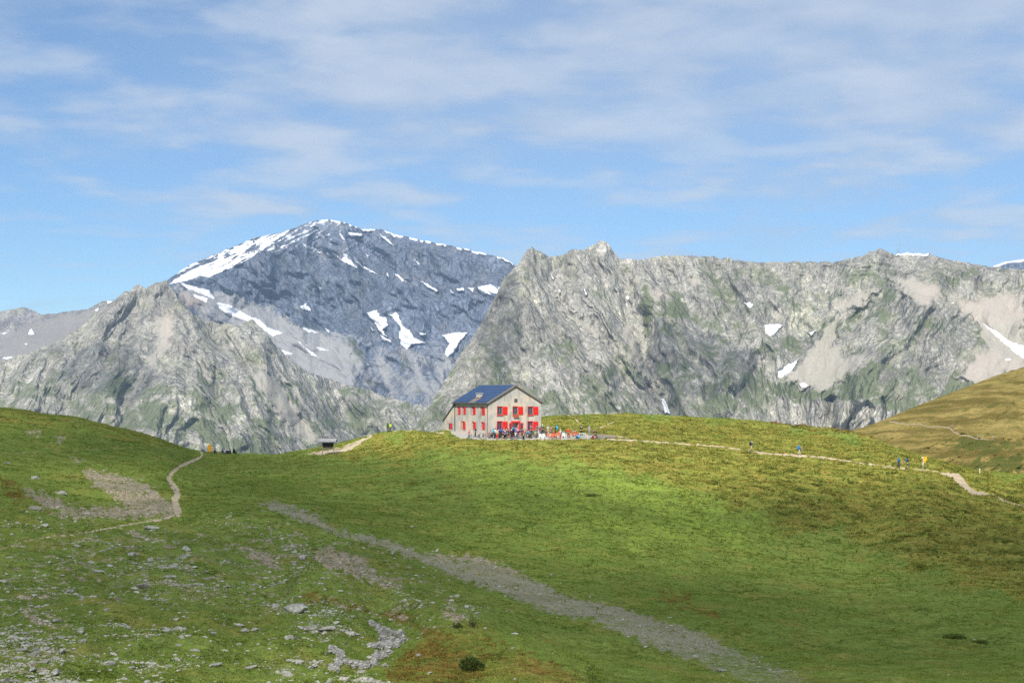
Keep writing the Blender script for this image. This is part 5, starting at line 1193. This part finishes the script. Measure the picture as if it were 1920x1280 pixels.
# ------------------------------------------------------------------ signs, shelter, pylon
def build_signs():
    # roofed information board on the saddle
    q = at(615, 851.5, 235, 275); r = empty('information_shelter', q, math.radians(-4))
    for x in (-.98, .98): MB().box((x, 0, 1.1), (.12, .12, 2.6)).build('post', M['oldwood'], r)
    MB().box((0, 0, .55), (.09, .09, 1.3)).build('post', M['oldwood'], r)
    bd = MB()
    for j in range(6): bd.box((0, 0, 1.18+.17*j), (1.82, .05, .165))
    b = bd.build('board', simple('dark_board', (.035,.028,.022), .8, .2, 5), r)
    MB().box((0, -.07, 1.08), (1.9, .1, .07)).tube((-.9, -.05, 1.02), (0, -.05, .72), .035).tube((.9, -.05, 1.02), (0, -.05, .72), .035).build('brace', M['oldwood'], r)
    for s in (-1, 1):
        MB().prism([(-1.7, 0, 2.86), (-1.6, s*1.0, 2.28), (1.6, s*1.0, 2.28), (1.7, 0, 2.86)], (0, 0, .09)).build('roof', simple('grey_shingles', (.30,.29,.29), .85, .25, 3), r)
    MB().box((0, 0, 2.93), (3.42, .2, .07)).build('ridge_cap', M['gutter'], r)
    for x in (-.98, .98): MB().tube((x, -.8, 2.36), (x, 0, 2.74), .05).tube((x, .8, 2.36), (x, 0, 2.74), .05).build('rafter', M['oldwood'], r)
    tag(r, 'small roofed wooden information board standing on a gravel patch left of the refuge', 'information board')
    # yellow board on the saddle
    q = at(393.5, 848.5, 255, 292); r = empty('trail_board', q, math.radians(12))
    MB().box((0, -.035, .98), (.74, .035, 1.36), None, .01).build('panel', M['yellow'], r)
    for x in (-.33, .33): MB().box((x, .012, .82), (.06, .06, 1.72)).build('post', M['oldwood'], r)
    tag(r, 'upright orange-yellow trail board on the skyline of the saddle', 'sign')
    # signpost with arrows
    q = at(1730.5, 879.5, 205, 262); r = empty('signpost', q, math.radians(15))
    MB().tube((0,0,-.3), (0,0,2.15), .045, .04).build('post', M['steel'], r)
    def arrow(z, s, w, mat, h=.20):
        return MB().prism([(s*.02, -.06, z-h/2), (s*w, -.06, z-h/2), (s*(w+.13), -.06, z), (s*w, -.06, z+h/2), (s*.02, -.06, z+h/2)], (0, .02, 0)).build('arrow_panel', mat, r)
    arrow(1.98, 1, .62, M['yellow']); arrow(1.74, 1, .66, M['yellow']); arrow(1.50, 1, .58, M['yellow']); arrow(1.95, -1, .25, M['signwhite'], .12); arrow(1.26, 1, .42, M['yellow'], .16)
    MB().box((-.02, -.07, .92), (.34, .03, .22)).build('way_mark', M['signwhite'], r); MB().box((-.02, -.09, .92), (.34, .012, .07)).build('way_mark', M['gutter'], r)
    tag(r, 'trail signpost with yellow arrow boards beside the meadow path', 'signpost')
    q = at(1837, 889.5, 230, 275); r = empty('marker_stake', q); MB().tube((0,0,-.2), (0,0,1.05), .05, .04).build('post', M['signwhite'], r); MB().box((0, -.05, .95), (.16, .03, .14)).build('plate', M['signwhite'], r)
    tag(r, 'thin white marker stake in the grass beyond the worn path', 'stake')
    # lattice pylon on the far skyline
    D = 4950.0; s = D/F; x0 = (1684-CX)/F*D; base = Vector((x0, D, -(478-HR)/F*D)); H = 24*s
    r = empty('power_pylon', base)
    m = MB(); rad = .42
    def bar(a, b, k=1.0): m.tube((a[0]*s, a[1]*s, a[2]*s), (b[0]*s, b[1]*s, b[2]*s), rad*k, None, 5)
    for sx in (-1, 1):
        for sy in (-1, 1): bar((sx*3.6, sy*3.6, -3), (sx*1.6, sy*1.6, 11)); 
    for z0, z1 in ((0, 4), (4, 8), (8, 11)):
        w0, w1 = 3.2-z0*.145, 3.2-z1*.145
        for sy in (-1, 1): bar((-w0, sy*w0, z0), (w1, sy*w1, z1), .7); bar((w0, sy*w0, z0), (-w1, sy*w1, z1), .7)
    m.build('mast', M['pylon'], r)
    m = MB()
    for sx in (-1, 1):
        bar((sx*1.6, 0, 11), (sx*4.2, 0, 18.5)); bar((sx*1.6, 0, 11), (sx*3.4, 0, 15), .7); bar((sx*4.2, 0, 18.5), (sx*3.8, 0, 24), .9); bar((sx*4.2, 0, 18.5), (sx*8.5, 0, 16.4), .9); bar((sx*4.0, 0, 20), (sx*8.5, 0, 16.4), .7)
    bar((-4.2, 0, 18.5), (4.2, 0, 18.5), 1.0); bar((-3.9, 0, 20), (3.9, 0, 20), .8)
    for x in (-4, 0, 2.7): bar((x, 0, 20), (x+1.3, 0, 18.5), .6)
    m.build('crossarm', M['pylon'], r)
    m = MB()
    for x in (-8.3, 0, 8.3): bar((x, 0, 16.4 if x else 18.5), (x, 0, 14.6 if x else 16.6), .6)
    m.build('insulator', M['pylon'], r)
    tag(r, 'slim steel power pylon on the skyline above the right-hand rock wall', 'pylon')
build_signs()

# ------------------------------------------------------------------ stones, grass, shrubs
def stone_mesh(seed, sub):
    rnd = random.Random(seed); bm = bmesh.new(); bmesh.ops.create_icosphere(bm, subdivisions=sub, radius=.5)
    for _ in range(9):                                   # split faces, as broken rock has
        n = Vector((rnd.gauss(0,1), rnd.gauss(0,1), rnd.gauss(0,.8))).normalized(); d = .5*rnd.uniform(.45, .85)
        for v in bm.verts:
            t = v.co.dot(n)-d
            if t > 0: v.co -= n*t
    for v in bm.verts: v.co += Vector((rnd.gauss(0,1), rnd.gauss(0,1), rnd.gauss(0,1)))*.012
    sx, sy, sz = rnd.uniform(.95, 1.4), rnd.uniform(.6, .9), rnd.uniform(.36, .64)
    for v in bm.verts: v.co = Vector((v.co.x*sx, v.co.y*sy, v.co.z*sz))
    me = bpy.data.meshes.new('stone'); bm.to_mesh(me); bm.free(); return me
def stone_material():
    t = NT('lichen_stone'); v = t.coord(); a = t.noise(v, 3.0, 6, .65, .4); b = t.noise(v, 14, 4, .6)
    oi = t.N.new('ShaderNodeObjectInfo')
    col = t.mix(t.rng(a, .38, .64), (.30,.285,.245), (.54,.51,.43)); col = t.mix(t.math('MULTIPLY', t.rng(b, .55, .68), .5), col, (.36,.36,.22))
    col = t.mul(col, t.gray(t.rng(oi.outputs['Random'], 0, 1, .72, 1.12, False))); col = t.mul(col, t.gray(t.rng(b, .3, .7, .8, 1.15, False)))
    return t.done(col, t.bump(a, .06, .7), .95)
OUTCROP = [Z6(p) for p in ([(640,760),(680,760),(720,790),(760,800),(800,810),(830,830),(800,850),(770,880),(740,900),(700,930),(670,950),(640,980),(600,985),(560,975),(520,975),(490,960),(470,930),(440,900),(430,885)], [(700,800),(720,840),(740,870),(760,830)], [(650,880),(690,880),(720,870)], [(430,1010),(450,990),(470,970)])]
def build_stones():
    mat = stone_material(); big = [stone_mesh(s, 2) for s in range(12)]
    for m in big: m.materials.append(mat)
    # boulders one can tell apart
    for px, row, wpx, s, rz, lab in (
        (114,926,21,0,20,'large pale boulder with a sloping top in the eroded hollow'), (66,955,22,1,5,'flat white slab of rock at the brown edge of the eroded hollow'), (84,988,17,2,40,'rounded grey boulder just below the eroded hollow'),
        (108,951,10,3,10,'upright pale stone at the foot of the large pale boulder'), (161,964,13,4,0,'low buff stone at the bottom of the eroded hollow'), (66,897,18,5,15,'grey-topped stone in the grass above the eroded hollow'), (14,870,13,6,0,'pale stone near the faint track across the upper left slope'),
        (349,1032,24,7,150,'angular boulder with one lit face and one dark face'), (285,993,24,8,0,'long low grey stone just below the thin path'), (345,1046,20,9,20,'low pale stone just below the angular two-faced boulder'),
        (568,1048,22,10,10,'block of pale rock in a clump of stones above the brown scree'), (551,1056,14,11,70,'smaller pale rock in the clump above the brown scree'), (552,1036,14,0,30,'yellowish stone at the top of the clump above the brown scree'), (737,1038,17,1,90,'single upright boulder standing in the gravel track'),
        (555,1150,46,2,0,'long flat-topped boulder, the largest stone on the slope'), (584,1180,30,3,10,'blocky pale boulder below the long flat-topped one'), (612,1182,28,4,30,'rounded pale boulder right of the blocky one'), (672,1144,13,5,0,'round pale stone on the rust-brown bank'),
        (272,1100,26,6,0,'yellowish lichened boulder in the rubble field'), (206,1080,12,7,90,'small upright stone left of the rubble field'), (184,1073,18,8,10,'broken grey stone on the grass below the flat slabs'), (324,1062,17,9,0,'pale stone at the right end of the rubble field'), (248,1042,20,10,0,'dark-sided stone above the rubble field'),
        (330,1162,13,11,0,'lone pale stone in the smooth turf below the rubble field'), (457,1183,18,0,10,'pale boulder standing alone left of the outcrop'), (335,1210,11,1,0,'small domed stone in the smooth lower turf'), (95,1200,11,2,80,'upright blue-grey stone by the scree in the lower corner'), (132,1110,18,3,60,'split grey stone on the open turf above the scree corner'),
        (963,1189,14,4,0,'pale stone on the green bank right of the little shrubs'), (785,1229,13,5,10,'pale stone on the reddish slope above the dwarf conifer'), (806,1263,13,6,40,'pointed pale stone on the slope left of the dwarf conifer'), (962,1216,9,7,0,'round white stone on the bare brown bank'), (1352,1258,19,8,0,'pale stone lying at the lower edge of the gravel track'), (855,1118,12,9,0,'grey stone on the grass strip below the gravel track'), (876,1139,14,10,0,'flat grey stone farther down the grass strip'), (772,988,9,11,0,'white stone alone on the grass above the gravel track'),
        (676,1262,22,0,0,'dark-sided boulder under the rocky outcrop'), (540,1268,18,1,0,'pale boulder at the bottom edge under the outcrop'), (693,1234,14,2,0,'stone touching the lower arm of the outcrop'), (655,1190,26,3,0,'low block left of the outcrop beside the two big boulders')):
        q = at(px, row, 56, 240); w = wpx/F*q.y
        o = bpy.data.objects.new('boulder', big[s]); C.objects.link(o); o.location = (q.x, q.y, q.z+w*.10); o.scale = (w, w, w*1.05); o.rotation_euler = (0, 0, math.radians(rz))
        tag(o, lab, 'boulder', 'boulders on the slope')
    # the countless rest: weights over the seen ground
    px, row, D, X, z, m = (GROUND[k] for k in ('px','row','D','X','z','m'))
    ok = (D > 56) & (D < 270) & (px > -148) & (px < 2073) & (row < 1310)
    cl = fbm(X/6, D/6, 4, 201, .6); cl2 = fbm(X/1.8, D/1.8, 3, 202)
    zA = region(px, row, [[(-300,985),(120,985),(320,1000),(480,960),(640,1050),(800,1110),(700,1300),(-300,1300)]], 25, 20, 30, 203)
    dens = np.exp(2.8*cl+1.1*cl2)
    clus = region(px, row, [[(245,1050),(330,1060),(440,1075),(420,1110),(330,1120),(250,1110)], [(500,1130),(620,1120),(660,1180),(560,1200)], [(-300,1150),(60,1190),(150,1290),(-300,1300)], [(80,1000),(190,995),(180,1050),(90,1045)], [(520,1000),(600,1020),(640,1070),(540,1070)]], 15, 12, 20, 204)
    wA = zA*(.35+1.3*clus)*(dens+.25)
    wC = m['track']*.5*(.6+dens*.4) + region(px, row, [Z7([(0,560),(200,640),(620,790),(1000,940),(1000,985),(560,790),(300,710),(0,620)]), Z6([(860,300),(1250,390),(1900,630),(1900,560),(1500,430),(1200,330)]), Z6([(800,350),(1300,600),(1900,780),(1900,850),(1200,640)])], 8, 6, 12, 205)*.20*dens
    wD = m['gravel']*(.9*dens+.3)
    wE = .0035*np.exp(2*cl)*(px < 1150) + .0012
    near = np.full(px.shape, 99.); kk = (px > 600) & (px < 790) & (row > 1140)
    for l in OUTCROP: near[kk] = np.minimum(near[kk], line_dist(px[kk], row[kk], l))
    wA = wA*np.where(near < 16, .12, 1)
    wA = wA + 2.5*region(px, row, [[(-300,1140),(60,1190),(110,1230),(170,1300),(-300,1300)]], 20, 15, 20, 206)*(dens*.5+.5)
    wt = (wA+wC+wD+wE)*ok*(m['path'] < .35)*(m['yard'] < .1); wt = wt.ravel(); wt = wt/wt.sum()
    rng = np.random.default_rng(7); n = 24000
    idx = rng.choice(wt.size, n, replace=False, p=wt); Xf, Df, Zf, Pf, Rf = X.ravel()[idx], D.ravel()[idx], z.ravel()[idx], px.ravel()[idx], row.ravel()[idx]
    size = .070*(1-rng.random(n))**(-.46); size = np.minimum(size, .5)*np.where(m['gravel'].ravel()[idx] > .4, .8, 1)*np.where((Pf > 1150) & (Rf < 1100), .75, 1)
    size *= np.where(m['track'].ravel()[idx] > .4, .65, 1)
    app = size*F/Df; order = np.argsort(-app)
    part = lambda a: a.ravel()[idx]
    za, zc, zd, cz = part(zA), part(wC), part(wD), part(clus)
    gname = {'A': ('pale grey stone half sunk in the stony turf of the lower left slope', 'stones in the stony turf'), 'B': ('pale stone in the loose rubble beside the rocky outcrop and long boulder', 'rubble stones near the outcrop'), 'C': ('grey stone on or along the diagonal gravel track', 'stones along the gravel track'), 'D': ('small buff stone in a patch of bare brown scree', 'stones in the brown scree patches'), 'E': ('small pale stone lying alone on the open green meadow', 'scattered meadow stones')}
    for r in order[:255]:
        k = 'D' if zd[r] > .5 else 'C' if zc[r] > .03 and Pf[r] > 560 else 'B' if Pf[r] > 450 and za[r] > .3 else 'A' if za[r] > .2 else 'E'
        o = bpy.data.objects.new('stone', big[int(rng.integers(12))]); C.objects.link(o)
        s = size[r]; o.location = (Xf[r], Df[r], Zf[r]+s*.08); o.scale = (s*1.25, s*1.1, s); o.rotation_euler = (rng.normal(0, .12), rng.normal(0, .12), rng.random()*6.28)
        tag(o, gname[k][0], 'stone', gname[k][1])
    small = []
    for s in range(8):
        me = stone_mesh(40+s, 1); v = np.array([x.co[:] for x in me.vertices]); f = np.array([p.vertices[:] for p in me.polygons]); small.append((v, f)); bpy.data.meshes.remove(me)
    Vs, Fs, off = [], [], 0
    for r in order[255:]:
        v, f = small[int(rng.integers(8))]; a = rng.random()*6.28; ca, sa = math.cos(a), math.sin(a); s = size[r]
        w = np.stack([(v[:,0]*ca-v[:,1]*sa)*s*1.25, (v[:,0]*sa+v[:,1]*ca)*s*1.1, v[:,2]*s], 1)+[Xf[r], Df[r], Zf[r]+s*.08]
        Vs.append(w); Fs.append(f+off); off += len(v)
    t = NT('small_stone'); nn = t.noise(t.coord(), 1.6, 5, .7); col = t.mix(t.rng(nn, .3, .7), (.28,.26,.21), (.54,.51,.43)); sm = t.done(col, None, .95)
    tag(link('stones', np_mesh('stones', np.concatenate(Vs), np.concatenate(Fs), smooth=False), None, [sm]), kind='stuff')
    outc = NT('cracked_bedrock'); nn = outc.noise(outc.coord(), 2.2, 6, .7); ov = outc.voro(outc.coord(scale=(1, 1, 1.8)), 3.2, 'DISTANCE_TO_EDGE'); outc = outc.done(outc.mul(outc.mix(outc.rng(nn, .36, .64), (.22,.21,.19), (.52,.50,.44)), outc.gray(outc.rng(ov, 0.0, .10, .55, 1.0))), outc.bump(ov, .25, .9), .95)
    # outcrop: one mass of cracked rock shaped like a hook
    rnd = random.Random(9); q0 = at(715, 1215, 56, 130); Vs, Fs, off = [], [], 0
    line = OUTCROP
    for ln in line:
        for k in range(len(ln)-1):
            for j in range(11):
                u = rnd.random(); x = ln[k][0]*(1-u)+ln[k+1][0]*u+rnd.gauss(0, 3.2); y = ln[k][1]*(1-u)+ln[k+1][1]*u+rnd.gauss(0, 2.4)
                q = at(x, y, 56, 130); s = rnd.uniform(.16, .42); v, f = small[rnd.randrange(8)]; a = rnd.uniform(-.5, .5); ca, sa = math.cos(a), math.sin(a)
                w = np.stack([(v[:,0]*ca-v[:,1]*sa)*s*1.5, (v[:,0]*sa+v[:,1]*ca)*s, v[:,2]*s*2.4], 1)+[q.x-q0.x, q.y-q0.y, q.z-q0.z+.07]
                Vs.append(w); Fs.append(f+off); off += len(v)
    # the bedrock under the cracked blocks joins them into one mass
    for a, b in [(l[k], l[k+1]) for l in line for k in range(len(l)-1)]+[(line[1][0], line[0][3]), (line[2][2], line[0][8]), (line[3][1], line[0][15])]:
        A, B = at(*a, 56, 130), at(*b, 56, 130); n_ = max(2, int((A-B).length/.12))
        for j in range(n_):
            q = A.lerp(B, j/n_); v, f = small[j % 8]; Vs.append(v*[.55, .55, .5]+[q.x-q0.x, q.y-q0.y, q.z-q0.z-.12]); Fs.append(f+off); off += len(v)
    o = link('rock_outcrop', np_mesh('rock_outcrop', np.concatenate(Vs), np.concatenate(Fs), smooth=False), None, [outc]); o.location = q0
    rm = o.modifiers.new('fuse', 'REMESH'); rm.mode = 'VOXEL'; rm.voxel_size = .028; bpy.context.view_layer.update()
    me = bpy.data.meshes.new_from_object(o.evaluated_get(bpy.context.evaluated_depsgraph_get())); o.modifiers.clear(); o.data = me
    bm = bmesh.new(); bm.from_mesh(me); bm.verts.ensure_lookup_table(); left = set(bm.verts); best = []      # drop loose crumbs
    while left:
        st = [left.pop()]; comp = []
        while st:
            v = st.pop(); comp.append(v)
            for e in v.link_edges:
                w = e.other_vert(v)
                if w in left: left.discard(w); st.append(w)
        if len(comp) > len(best): best = comp
    keep = set(best); bmesh.ops.delete(bm, geom=[v for v in bm.verts if v not in keep], context='VERTS'); bm.to_mesh(me); bm.free()
    tag(o, 'hook-shaped outcrop of cracked grey bedrock breaking through the turf', 'rock outcrop')
build_stones()

def leaf_material(name, a, b, dry=None):
    t = NT(name); nt = t.t; tone = t.attr('tone')
    col = t.mix(tone, a, b)
    if dry:
        col = t.mix(t.attr('dry'), col, t.mix(tone, *dry[0])); col = t.mix(t.attr('rust'), col, t.mix(tone, *dry[1]))
    df = t.N.new('ShaderNodeBsdfDiffuse'); tl = t.N.new('ShaderNodeBsdfTranslucent'); mx = t.N.new('ShaderNodeMixShader'); mx.inputs[0].default_value = .45
    t.L.new(col, df.inputs[0]); t.L.new(col, tl.inputs[0]); t.L.new(df.outputs[0], mx.inputs[1]); t.L.new(tl.outputs[0], mx.inputs[2])
    t.L.new(mx.outputs[0], t.N['Material Output'].inputs[0]); return t.m
def build_grass():
    px, row, D, X, z, m = (GROUND[k] for k in ('px','row','D','X','z','m'))
    ok = (D > 54) & (D < 306) & (px > -148) & (px < 2073) & (row < 1310)
    cl = fbm(X/3.2, D/3.2, 4, 301, .6)
    hum = sstep(900, 1050, px+.9*(row-900))*sstep(1130, 950, row)*sstep(700, 1500, px)
    wt = np.exp(1.6*cl)*ok*(1-np.clip(m['path']*1.6, 0, 1))*(1-np.clip(m['track']*.8, 0, .70))*(1-np.clip(m['gravel']*.8, 0, .8))*(1-np.clip(m['yard']*2, 0, 1))*(1+.5*m['dry'])
    wt = wt.ravel()/wt.sum(); rng = np.random.default_rng(11); n = 185000
    idx = rng.choice(wt.size, n, p=wt)
    g = lambda a: a.ravel()[idx]
    x0 = g(X)+rng.normal(0, .12, n); y0 = g(D)+rng.normal(0, .12, n); z0 = g(z)-.03; dry = np.clip(g(m['dry'])+rng.normal(0, .22, n), 0, 1); sunlit_lime = np.clip(g(m['sunlit_lime'])+rng.normal(0, .2, n), 0, 1); rust = (np.clip(g(m['rust']), 0, 1) > .30+.9*rng.random(n)).astype(float)
    h = (.05+.07*rng.random(n))*(1+.9*dry*rng.random(n)+.8*g(hum)*(rng.random(n) > .5))*np.clip(g(D)/110, .75, 1.5)
    h = np.where((g(row) < 822) & (g(px) > 1420) & (rust > .5), h*1.9, h)
    tone = np.clip(.5+.30*sunlit_lime+(.42+.28*dry)*fbm(x0/(1.5+1.6*dry.mean()), y0/2.4, 3, 303)+.3*fbm(x0/9, y0/9, 2, 305)+rng.normal(0, .13, n), 0, 1)  # blades take a lighter tone inside the painted sunlit patch
    nb = 5; wdt = (.028+.035*rng.random(n))*np.clip(g(D)/100, .8, 1.6)
    V = np.empty((n, nb, 3, 3), np.float32)
    for b in range(nb):
        a = rng.random(n)*6.283; lean = h*(.35+.7*rng.random(n)); r0 = .05+.10*rng.random(n)
        bx, by = x0+np.cos(a)*r0, y0+np.sin(a)*r0; tx, ty = -np.sin(a)*wdt, np.cos(a)*wdt
        V[:, b, 0] = np.stack([bx-tx, by-ty, z0], 1); V[:, b, 1] = np.stack([bx+tx, by+ty, z0], 1)
        V[:, b, 2] = np.stack([bx+np.cos(a)*lean, by+np.sin(a)*lean, z0+h*(.7+.5*rng.random(n))], 1)
    V = V.reshape(-1, 3); Q = np.arange(len(V)).reshape(-1, 3); rep = lambda a: np.repeat(a, nb*3)
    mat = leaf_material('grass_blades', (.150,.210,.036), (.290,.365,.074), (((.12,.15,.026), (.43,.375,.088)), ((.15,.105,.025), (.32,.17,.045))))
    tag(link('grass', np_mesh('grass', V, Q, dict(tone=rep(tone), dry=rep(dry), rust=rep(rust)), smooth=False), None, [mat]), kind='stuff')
build_grass()

def build_shrubs():
    needle = leaf_material('conifer_needles', (.055,.09,.022), (.17,.215,.055)); bark = simple('conifer_bark', (.09,.06,.04), .9, .2, 10)
    def shrub(name, px, row, w, h, seed, lab, cat, n=420, spread=1.0, mat=needle, k=1.0):
        q = at(px, row, 56, 262); r = empty(name, q); rng = np.random.default_rng(seed)
        tk = MB()
        for j in range(6):
            a = j*1.05+rng.random(); tk.tube((0, 0, -.05), (math.cos(a)*w*.36, math.sin(a)*w*.30, h*(.35+.3*rng.random())), .035*w, .010*w, 6)
        tk.tube((0, 0, -.1), (0, 0, h*.8), .05*w, .012*w, 6); tk.build('trunk', bark, r)
        V, T = [], []
        for i in range(n):               # sprays of needles on upswept branches
            a = rng.random()*6.283; rr = math.sqrt(rng.random())*(.5+.12*math.sin(3*a+seed)); zz = h*(.12+.88*rng.random()*(1-(rr/.56)**2*.75))
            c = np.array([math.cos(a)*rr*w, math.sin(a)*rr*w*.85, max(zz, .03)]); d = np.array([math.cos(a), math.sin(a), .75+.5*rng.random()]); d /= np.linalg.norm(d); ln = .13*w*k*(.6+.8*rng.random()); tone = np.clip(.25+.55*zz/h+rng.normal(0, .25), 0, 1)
            for s in range(4):
                e = rng.normal(0, .45, 3)+d; e /= np.linalg.norm(e); sd = np.cross(e, rng.normal(0, 1, 3)); sd /= np.linalg.norm(sd)+1e-6
                V += [c-sd*ln*.13, c+sd*ln*.13, c+e*ln]; T += [tone]*3
        V = np.array(V); me = np_mesh('crown', V, np.arange(len(V)).reshape(-1, 3), dict(tone=np.array(T)), smooth=False); link('crown', me, r, [mat])
        tag(r, lab, cat)
    shrub('dwarf_conifer', 882, 1256, 1.15, .72, 1, 'dark green dwarf conifer growing on the reddish bank', 'conifer', 520)
    shrub('small_shrub', 857, 1178, .55, .42, 2, 'small round green shrub on the crest of the bank', 'shrub', 200); shrub('small_shrub', 887, 1176, .50, .75, 3, 'taller narrow dark shrub on the crest of the bank', 'shrub', 200)
    dark = leaf_material('juniper_leaves', (.11,.15,.034), (.22,.28,.06))
    shrub('low_shrub', 1790, 1196, 1.7, .35, 4, 'dark low shrub creeping over the turf of the lower right slope', 'shrub', 420, mat=dark, k=.7); shrub('low_shrub', 1840, 1205, 1.3, .25, 5, 'second dark shrub patch joined to the low creeping one', 'shrub', 300, mat=dark, k=.7)
    shrub('low_shrub', 1484, 883, .9, .45, 6, 'small black-green bush alone on the dry upper slope', 'shrub', 200, mat=dark); shrub('low_shrub', 1595, 906, .9, .32, 7, 'dark flat bush on the slope below the hikers pair', 'shrub', 180, mat=dark); shrub('low_shrub', 1110, 930, 1.6, .4, 8, 'dark green clump in the bright sunlit grass below the terrace', 'shrub', 300, mat=dark, k=.6)
build_shrubs()
